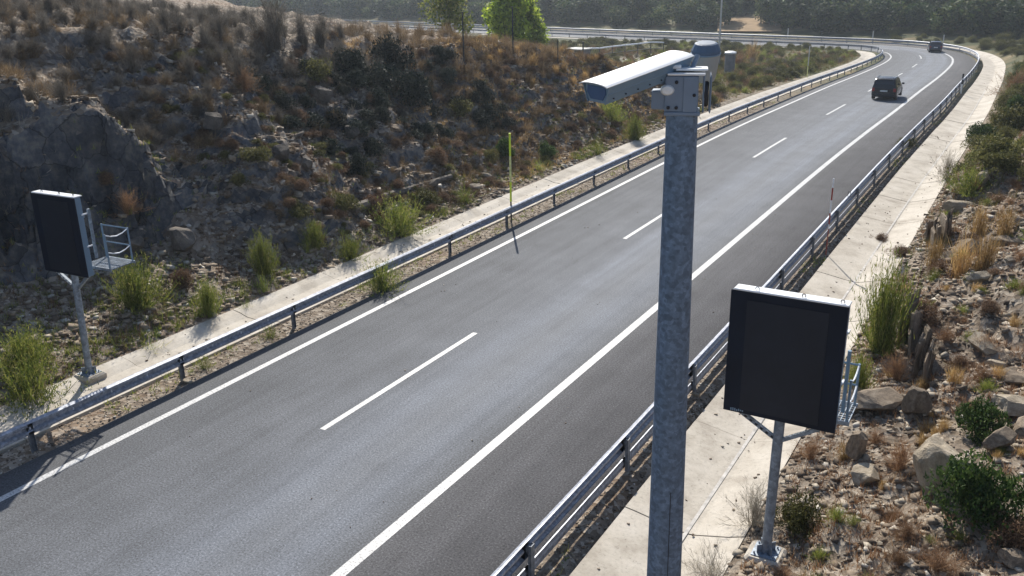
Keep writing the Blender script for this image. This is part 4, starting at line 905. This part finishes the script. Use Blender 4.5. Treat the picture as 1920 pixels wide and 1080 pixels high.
def tufts(name, x, y, sz, m, seed, lab, blades=9):
    rg = np.random.default_rng(seed); n = len(x); z = H(x, y); a = np.stack([x, y, z-.02], 1)
    A = np.repeat(a, blades, 0)+rg.normal(0, .05, (n*blades, 3))*[1, 1, 0]; d = dirs(rg, n*blades, .75)*np.repeat(sz, blades)[:, None]*rg.uniform(.5, 1.1, (n*blades, 1))
    V, F = stem_strip(A, A+d, .010, rg); return obj(name, mesh(name, V, F, [M[m]]), kind='stuff', label=lab)
def patch(n, x0, x1, y0, y1, cond, sc_, sdn, thr):
    x = rg.uniform(x0, x1, n); y = rg.uniform(y0, y1, n); s_, d_, c_ = sd(x, y); k = cond(d_) & (vn(x*sc_, y*sc_, sdn)+rg.uniform(-.15, .15, n) > thr); return x[k], y[k]
offr = lambda d: (d < -7.8) | (d > 9.7)
x, y = patch(12000, -18, -8, 9, 68, offr, .4, 23, .55); tufts('undergrowth', x, y, rg.uniform(.12, .32, len(x)), 'l_brown', 1, 'brown dry undergrowth on the left slope')
x, y = patch(9000, -18, -8, 34, 68, offr, .3, 27, .42); tufts('dry_grass', x, y, rg.uniform(.15, .35, len(x)), 'l_straw', 2, 'straw coloured grass on the far left slope')
x, y = patch(7000, -13, -7.8, 9, 66, offr, .5, 29, .6); tufts('green_grass', x, y, rg.uniform(.1, .28, len(x)), 'l_broom', 3, 'green grass and weeds on the left apron')
x, y = patch(15000, 9.7, 19, 7, 60, offr, .5, 33, .4); tufts('undergrowth', x, y, rg.uniform(.1, .26, len(x)), 'l_red', 4, 'rusty undergrowth on the right bank')
x, y = patch(7000, 9.7, 22, 30, 140, offr, .3, 35, .4); tufts('undergrowth', x, y, rg.uniform(.25, .55, len(x)), 'l_olive', 5, 'olive undergrowth on the far right bank')
x, y = patch(22000, -60, -8, 62, 150, offr, .15, 37, .35); tufts('undergrowth', x, y, rg.uniform(.3, .7, len(x)), 'l_olive', 6, 'olive undergrowth on the verge inside the bend')
x, y = patch(9000, -60, -8, 62, 135, offr, .12, 39, .55); tufts('dry_grass', x, y, rg.uniform(.3, .7, len(x)), 'l_red', 7, 'rusty grass on the verge inside the bend')
x, y = patch(6000, -34, -13, 9, 62, offr, .2, 43, .45); tufts('dry_grass', x, y, rg.uniform(.25, .6, len(x)), 'l_grey', 8, 'grey dry grass on the plateau above the cut')
x = rg.uniform(-8.6, -7.7, 1500); y = rg.uniform(9, 64, 1500); k = vn(x*1.1, y*.6, 53) > .45; tufts('weeds', x[k], y[k], rg.uniform(.1, .38, k.sum()), 'l_broom', 10, 'weeds along the lip of the left channel', 12)
x = rg.uniform(-9.4, -7.7, 1200); y = rg.uniform(9, 64, 1200); tufts('dry_grass', x, y, rg.uniform(.08, .28, 1200), 'l_drygrass', 11, 'dry grass along the left channel', 10)
x = np.r_[rg.uniform(-5.6, -4.75, 500), rg.uniform(6.5, 7.2, 500)]; y = rg.uniform(8, 70, 1000); k = vn(x*1.3, y*.5, 51) > .62
tufts('weeds', x[k], y[k], rg.uniform(.08, .25, k.sum()), 'l_broom', 9, 'weeds in the gravel beside the guardrails')

# ------------------------------------------------------------------ boulders, slabs, logs
def rock_mesh(seed, cuts=20, sub=4):
    import bmesh
    bm = bmesh.new(); bmesh.ops.create_icosphere(bm, subdivisions=sub, radius=1.); rg = np.random.default_rng(seed)
    P = np.array([v.co[:] for v in bm.verts])
    for _ in range(cuts):
        nn = rg.normal(size=3); nn /= np.linalg.norm(nn); h = rg.uniform(.42, .72); q = P@nn; P = P-np.clip(q-h, 0, None)[:, None]*nn
    P = P+np.stack([fbm(P[:, 0]*2.3+P[:, 2], P[:, 1]*2.3+k, seed+k, 4) for k in range(3)], 1)*.09
    for v, p in zip(bm.verts, P): v.co = p
    me = bpy.data.meshes.new('rock'); bm.to_mesh(me); bm.free(); return me
RK = [rock_mesh(i) for i in range(6)]
def rock(px, py, w_, h_, label, m='boulder', dep=.8, rz=0, k=0, tilt=(0, 0), cat='boulder', name='boulder', lift=.35):
    p = G(px, py); q = depth(p)/CF; me = RK[k % 6].copy(); me.materials.clear(); me.materials.append(M[m])
    o = obj(name, me, loc=p+Vector((0, 0, h_*q*lift)), rot=(tilt[0], tilt[1], rz), sc=(w_*q*.72, w_*q*.72*dep, h_*q*.72)); return tag(o, label, cat)
rock(1752, 915, 88, 150, 'big pale upright boulder beside the dark green shrub', 'boulder', 1.1, .3, 0, (-.35, 0), lift=.28)
rock(1712, 772, 48, 62, 'dark faced square block of rock on the ledge', 'slate', 1., .5, 1, (0, .2))
rock(1650, 765, 105, 42, 'long flat topped rock slab beside the sign platform', 'slate', .8, .2, 2, (0, .05))
rock(1605, 860, 50, 70, 'upright thin rock below the sign platform', 'slate', .6, .9, 3, (.2, 0)); rock(1618, 905, 56, 40, 'rounded stone below the thin upright rock', 'boulder', .8, .2, 4)
rock(1838, 655, 80, 26, 'pale tilted slab among stones on the right bank', 'boulder', .45, -.7, 5, (.1, .2), 'rock slab', 'rock_slab'); rock(1840, 527, 40, 22, 'small flat topped pale rock under the orange tufts', 'boulder', .7, .1, 2)
rock(1795, 398, 60, 28, 'yellowish flat rock capping the ledge', 'boulder', .7, .2, 1); rock(1842, 345, 24, 34, 'smooth pale rounded rock beside the yellow green shrub', 'boulder', .8, .2, 4)
rock(1895, 770, 80, 34, 'pale brown layered rock at the right edge', 'boulder', .7, .4, 3); rock(1900, 720, 70, 26, 'dark layered rock at the right edge above the pale one', 'slate', .7, .2, 5); rock(1880, 460, 50, 24, 'flat dark rock behind the orange tufts', 'slate', .7, .2, 0)
rock(1880, 835, 60, 40, 'rough grey rock right of the upper dark shrub', 'slate', .8, .5, 2); rock(1898, 1055, 60, 30, 'grey rock in the bottom right corner', 'slate', .8, .5, 3)
rock(1870, 690, 60, 18, 'thin brown slab near the right edge', 'boulder', .5, .5, 1, (0, .2), 'rock slab', 'rock_slab')
# left side
rock(248, 470, 38, 33, 'smooth rounded rock behind the left sign platform', 'cliff', .8, .3, 4); rock(345, 470, 55, 55, 'dark blocky outcrop at the base of the rubble spur', 'cliff', .9, .2, 1)
rock(530, 300, 40, 35, 'grey blocky outcrop in the middle of the left slope', 'cliff', .8, .6, 2); rock(575, 320, 31, 30, 'grey outcrop just right of the blocky one', 'cliff', .8, .1, 5); rock(600, 190, 37, 40, 'upright grey outcrop on the upper slope', 'cliff', .7, .8, 0)
rock(400, 240, 49, 35, 'dark outcrop on the rubble spur', 'cliff', .8, .4, 3); rock(660, 260, 31, 30, 'grey broken outcrop right of the green cliff shrub', 'cliff', .8, .2, 1); rock(1150, 190, 37, 15, 'low grey outcrop behind the camera housing front', 'cliff', .8, .2, 2)
rock(910, 332, 22, 10, 'bright white flat stone on the apron left of the marker pole', 'boulder', .6, .2, 1, cat='stone', name='stone'); rock(892, 356, 34, 14, 'flat brown stone by the channel left of the marker pole', 'boulder', .6, .2, 2, cat='stone', name='stone'); rock(558, 368, 26, 12, 'pale flat stone on the grassy foot of the slope', 'boulder', .6, .4, 3, cat='stone', name='stone')
rock(62, 830 if False else 640, 20, 16, 'pale round stone in the left edge shrubs', 'boulder', .8, .3, 4, cat='stone', name='stone'); rock(705, 330, 30, 12, 'pale flat stone below the brown shrub', 'boulder', .6, .4, 5, cat='stone', name='stone')
rock(350, 740 if False else 718, 22, 12, 'pale stone in the gravel at a left rail post', 'boulder', .7, .4, 0, cat='stone', name='stone'); rock(1302, 742, 14, 10, 'ochre stone in the gravel behind the big pole', 'boulder', .7, .4, 0, cat='stone', name='stone')
def lay_stones(n, reg, size, label, group, seed, m):
    rg = np.random.default_rng(seed); ms = []
    for k in range(5):
        me = rock_mesh(50+seed*10+k, 16, 2); me.materials.append(M[m]); ms.append(me)
    c = 0
    while c < n:
        x = rg.uniform(reg[0], reg[1]); y = rg.uniform(reg[2], reg[3]); d_ = sd(x, y)[1][0]
        if -8.1 < d_ < 9.9 or vn(x*.3, y*.3, seed+5)+rg.uniform(-.3, .3) < .45: continue
        z = H(x, y)[0]; r = size[0]+(size[1]-size[0])*rg.uniform()**2; sl_x = (H(x+.3, y)[0]-H(x-.3, y)[0])/.6
        if abs(sl_x) > 1.6: continue
        o = obj('stone', ms[rg.integers(5)], loc=(x, y, z+r*.05), rot=(rg.normal(0, .2), -math.atan(sl_x)*.7+rg.normal(0, .15), rg.uniform(0, 6.28)), sc=(r, r*rg.uniform(.5, .9), r*rg.uniform(.22, .5)))
        tag(o, label, 'stone', group); c += 1
lay_stones(110, (9.9, 16, 8, 40), (.12, .34), 'brown angular stone half buried in the right bank', 'stones on the right bank', 1, 'slate')
lay_stones(50, (9.9, 17, 8, 45), (.14, .42), 'pale flat stone lying among the rubble of the right bank', 'pale stones on the right bank', 2, 'boulder')
lay_stones(34, (10.0, 17, 14, 44), (.35, .75), 'big embedded slab of brown rock jutting from the right bank', 'embedded slabs on the right bank', 6, 'slate')
lay_stones(24, (-14, -8.6, 22, 52), (.35, .7), 'big embedded slab of dark rock jutting from the left slope', 'embedded slabs on the left slope', 7, 'cliff')
lay_stones(110, (-15, -8.2, 10, 50), (.14, .38), 'grey brown angular stone in the rubble of the left slope', 'stones on the left slope', 3, 'slate')
lay_stones(40, (-14, -8.2, 12, 52), (.12, .30), 'pale flat stone in the rubble of the left slope', 'pale stones on the left slope', 4, 'boulder')
# strata ledges on the right bank: thin upright plates
t = thing('rock_ledge', 'ledge of thin upright rock plates beside the dark brown domed shrub', 'rock ledge', tuple(G(1725, 690))); o0 = Vector(t.location)
def plates(t, o0, pts, seed, hpx):
    rg = random.Random(seed)
    for (px, py) in pts:
        p = G(px, py)-o0; q = depth(p+o0)/CF; h = hpx*q*rg.uniform(.7, 1.1)
        mb = MB().box((0, 0, h*.35), (rg.uniform(.05, .10), rg.uniform(.35, .7), h), bev=.02); me = mb.mesh('plate', [M['slate']])
        for v in me.vertices: v.co += Vector((rg.uniform(-.02, .02), rg.uniform(-.04, .04), rg.uniform(-.05, .05)))
        obj('rock_plate', me, t, loc=p, rot=(rg.uniform(-.08, .08), rg.uniform(-.15, .1), rg.uniform(-.3, .3)))
plates(t, o0, [(1692+i*4.6, 640+i*9-(i % 3)*22) for i in range(12)], 3, 80)
t = thing('rock_ledge', 'ledge of thin upright rock plates at the channel edge under the flat yellowish rock', 'rock ledge', tuple(G(1760, 450))); o0 = Vector(t.location)
plates(t, o0, [(1742+i*3.6, 452+(i % 3)*6-i*1.5) for i in range(11)], 4, 52)
def logo_(name, label, pts, r, m='log', cat='log'):
    P = [G(*q) for q in pts]; o = P[0].copy(); mb = MB(); n = 8; path = []
    rg = random.Random(3)
    for i in range(n+1):
        u = i/n*(len(P)-1); k = min(int(u), len(P)-2); q = P[k].lerp(P[k+1], u-k)-o; path.append(q+Vector((rg.uniform(-.03, .03), rg.uniform(-.03, .03), r*.8)))
    ob = mb.tube(path, [r*(1-.35*i/n) for i in range(n+1)], 8).obj(name, M[m], smooth=True, loc=o); return tag(ob, label, cat)
logo_('log', 'long dark log lying on the stony apron beside the channel', [(660, 400), (740, 370), (845, 338)], .2, 'bark')
logo_('branch', 'pale weathered branch lying down the left slope', [(752, 208), (783, 232), (803, 250)], .10, 'boulder', 'branch')
logo_('branch', 'thin pale branch above the weathered one', [(682, 162), (704, 180), (716, 195)], .05, 'log', 'branch')
logo_('stick', 'short pale stick on the rusty shrub left of the pale boulder', [(1658, 908), (1695, 914)], .018, 'palewall', 'stick')

# ------------------------------------------------------------------ far things
def fence_post(label, px, py, h, name='fence_post', r=.04, dist=None, m='darkpost', cat='post', group=None):
    p = G(px, py) if dist is None else None
    if p is None:
        q = CAM+ray(px, py)*dist; p = Vector((q[0], q[1], H(q[0], q[1])[0]))
    t = thing(name, label, cat, tuple(p), 0, group); MB().tube([(0, 0, -.2), (0, 0, h)], r, 6).obj('shaft', M[m], t); MB().lathe([(r*1.3, h), (r*1.3, h+.03)], 8).obj('cap', M[m], t); return t
fence_post('thin dark post on the crest, left of the poplars', 870, 116, 2.6); fence_post('thin dark post on the straw crest in front of the poplars', 962, 102, 2.7); fence_post('short thin post at the right end of the straw crest', 1046, 122, 1.5, r=.03)
fence_post('dark post right of the small concrete hut', 1093, 122, 3.4, dist=85, r=.07); fence_post('thin post on the plateau in the top left corner', 72, 30, 2.2, r=.03, dist=42); fence_post('thin post behind the top left plateau', 290, 20, 2.4, r=.03, dist=50)
fence_post('slim grey post between the poplars and the hut', 1046, 90, 3.0, dist=95, r=.05)
# lamp post
p = CAM+ray(1348, 95)*100; z = H(p[0], p[1])[0]; t = thing('street_lamp', 'tall slim pale lamp post beyond the camera pole', 'street lamp', (p[0], p[1], z))
MB().tube([(0, 0, 0), (0, 0, 11)], [.13, .07], 8).obj('post', M['palewall'], t); MB().tube([(0, 0, 11), (.3, 0, 11.3), (1.6, 0, 11.5)], .05, 6).obj('arm', M['palewall'], t); MB().box((1.9, 0, 11.5), (.7, .28, .12), bev=.04).obj('lantern', M['shadewhite'], t); MB().box((0, 0, 1.1), (.34, .3, 2.2), bev=.03).obj('service_box', M['wall'], t)
# white capped pillar
p = CAM+ray(1368, 126)*92; z = H(p[0], p[1])[0]; t = thing('round_pillar', 'short round grey pillar with white cap on the verge', 'pillar', (p[0], p[1], z-.2))
MB().lathe([(.52, 0), (.52, 2.25)], 16).obj('shaft', M['wall'], t, smooth=True); MB().lathe([(.60, 2.25), (.60, 2.4), (.3, 2.5)], 16).obj('cap', M['white'], t)
# hut and fenced yard
p = CAM+ray(1082, 118)*96; z = H(p[0], p[1])[0]; t = thing('concrete_hut', 'small flat grey concrete hut beyond the straw crest', 'hut', (p[0], p[1], z), -.25)
MB().box((-.55, 0, 1.1), (.9, 1.6, 2.3)).obj('wall', M['wall'], t); MB().box((.55, .2, 1.1), (.95, 1.5, 2.3)).obj('wall', M['wall'], t); MB().box((0, .1, 2.31), (2.4, 2.0, .12)).obj('roof', M['palewall'], t)
MB().box((.55, -.56, .95), (.6, .04, 1.8)).obj('door', M['darkpost'], t); MB().add([(-.2, -.6, 2.2), (.15, -.6, 2.2), (.1, -.62, 1.3)], [(0, 1, 2)]).obj('torn_sheet', M['white'], t)
def drape(name, pts, m, n=14, lift=.12, **kw):
    P = [np.array(CAM+ray(px, py)*d_)[:2] for px, py, d_ in pts]; V = []
    for i in range(n+1):
        for j in range(n+1):
            u, v_ = i/n, j/n; q = (P[0]*(1-u)+P[1]*u)*(1-v_)+(P[3]*(1-u)+P[2]*u)*v_; V.append(q)
    V = np.array(V); z = H(V[:, 0], V[:, 1])+lift; F = np.array([(i*(n+1)+j, i*(n+1)+j+1, (i+1)*(n+1)+j+1, (i+1)*(n+1)+j) for i in range(n) for j in range(n)])
    return obj(name, mesh(name, np.c_[V, z], F, [M[m]]), kind='structure')
drape('gravel_yard', [(1105, 130, 90), (1250, 130, 96), (1255, 90, 122), (1115, 95, 118)], 'gravel')
t = thing('yard_fence', 'low pipe fence along the back of the pale gravel yard', 'fence', (0, 0, 0)); Q = [CAM+ray(1100+24*i, 92)*(114+1.5*i) for i in range(7)]; Q = [Vector((q[0], q[1], H(q[0], q[1])[0])) for q in Q]
for q in Q: MB().tube([q, q+Vector((0, 0, 1.7))], .06, 6).obj('post', M['darkpost'], t)
for a_, b_ in zip(Q[:-1], Q[1:]):
    MB().tube([a_+Vector((0, 0, 1.6)), b_+Vector((0, 0, 1.6))], .09, 6).obj('top_rail', M['reflect'], t); MB().tube([a_+Vector((0, 0, .8)), b_+Vector((0, 0, .8))], .04, 6).obj('lower_rail', M['darkpost'], t)
# fields on the far hill
def hillfield(name, px0, px1, py0, py1, m):
    c = [G(px0, py0), G(px1, py0), G(px1, py1), G(px0, py1)]; P = [np.array(q[:2]) for q in c]; V = []; n = 16
    for i in range(n+1):
        for j in range(n+1):
            u, v_ = i/n, j/n; V.append((P[0]*(1-u)+P[1]*u)*(1-v_)+(P[3]*(1-u)+P[2]*u)*v_)
    V = np.array(V); z = H(V[:, 0], V[:, 1])+.35; F = np.array([(i*(n+1)+j, i*(n+1)+j+1, (i+1)*(n+1)+j+1, (i+1)*(n+1)+j) for i in range(n) for j in range(n)])
    obj(name, mesh(name, np.c_[V, z], F, [M[m]]), kind='structure')
# pylon
def pylon(px, py, dist, h):
    q = CAM+ray(px, py)*dist; z = H(q[0], q[1])[0]; t = thing('electricity_pylon', 'pale steel lattice pylon in the dark wood', 'pylon', (q[0], q[1], z), .4)
    w = lambda k: 1.5*(1-k)+.35*k
    C = lambda k, i: Vector((w(k)*(1, -1, -1, 1)[i], w(k)*(1, 1, -1, -1)[i], h*k))
    for i in range(4): MB().tube([C(0, i), C(1, i)], .14, 4).obj('leg', M['palewall'], t)
    nb = 9; mb = MB()
    for k in range(nb):
        a, b_ = k/nb, (k+1)/nb
        for i in range(4): j = (i+1) % 4; mb.tube([C(a, i), C(b_, j)], .09, 4); mb.tube([C(a, j), C(b_, i)], .09, 4)
    mb.obj('lattice', M['palewall'], t)
    for zz in (.72, .86, .98): MB().tube([(-3.2, 0, h*zz), (3.2, 0, h*zz)], .13, 4).obj('cross_arm', M['palewall'], t)
pylon(1636, 62, 215, 12)
hm = bpy.data.materials.new('haze'); hm.use_nodes = True; n_ = hm.node_tree; n_.nodes.clear(); ho = n_.nodes.new('ShaderNodeOutputMaterial'); pv = n_.nodes.new('ShaderNodeVolumePrincipled')
pv.inputs['Color'].default_value = (.80, .89, 1, 1); pv.inputs['Density'].default_value = .0004; pv.inputs['Anisotropy'].default_value = .45; n_.links.new(pv.outputs[0], ho.inputs['Volume'])
zs = [v.co.z for v in bpy.data.objects['ground'].data.vertices]
MB().box((-100, 500, (max(zs)+min(zs))/2+8), (1700, 1700, max(zs)-min(zs)+26)).obj('haze', hm, kind='stuff', label='thin bluish air haze')
print('objects', len(bpy.data.objects))

hillfield('dry_field', 1345, 1465, 34, 62, 'field')
hillfield('green_field', 1225, 1325, 4, 30, 'gfield')
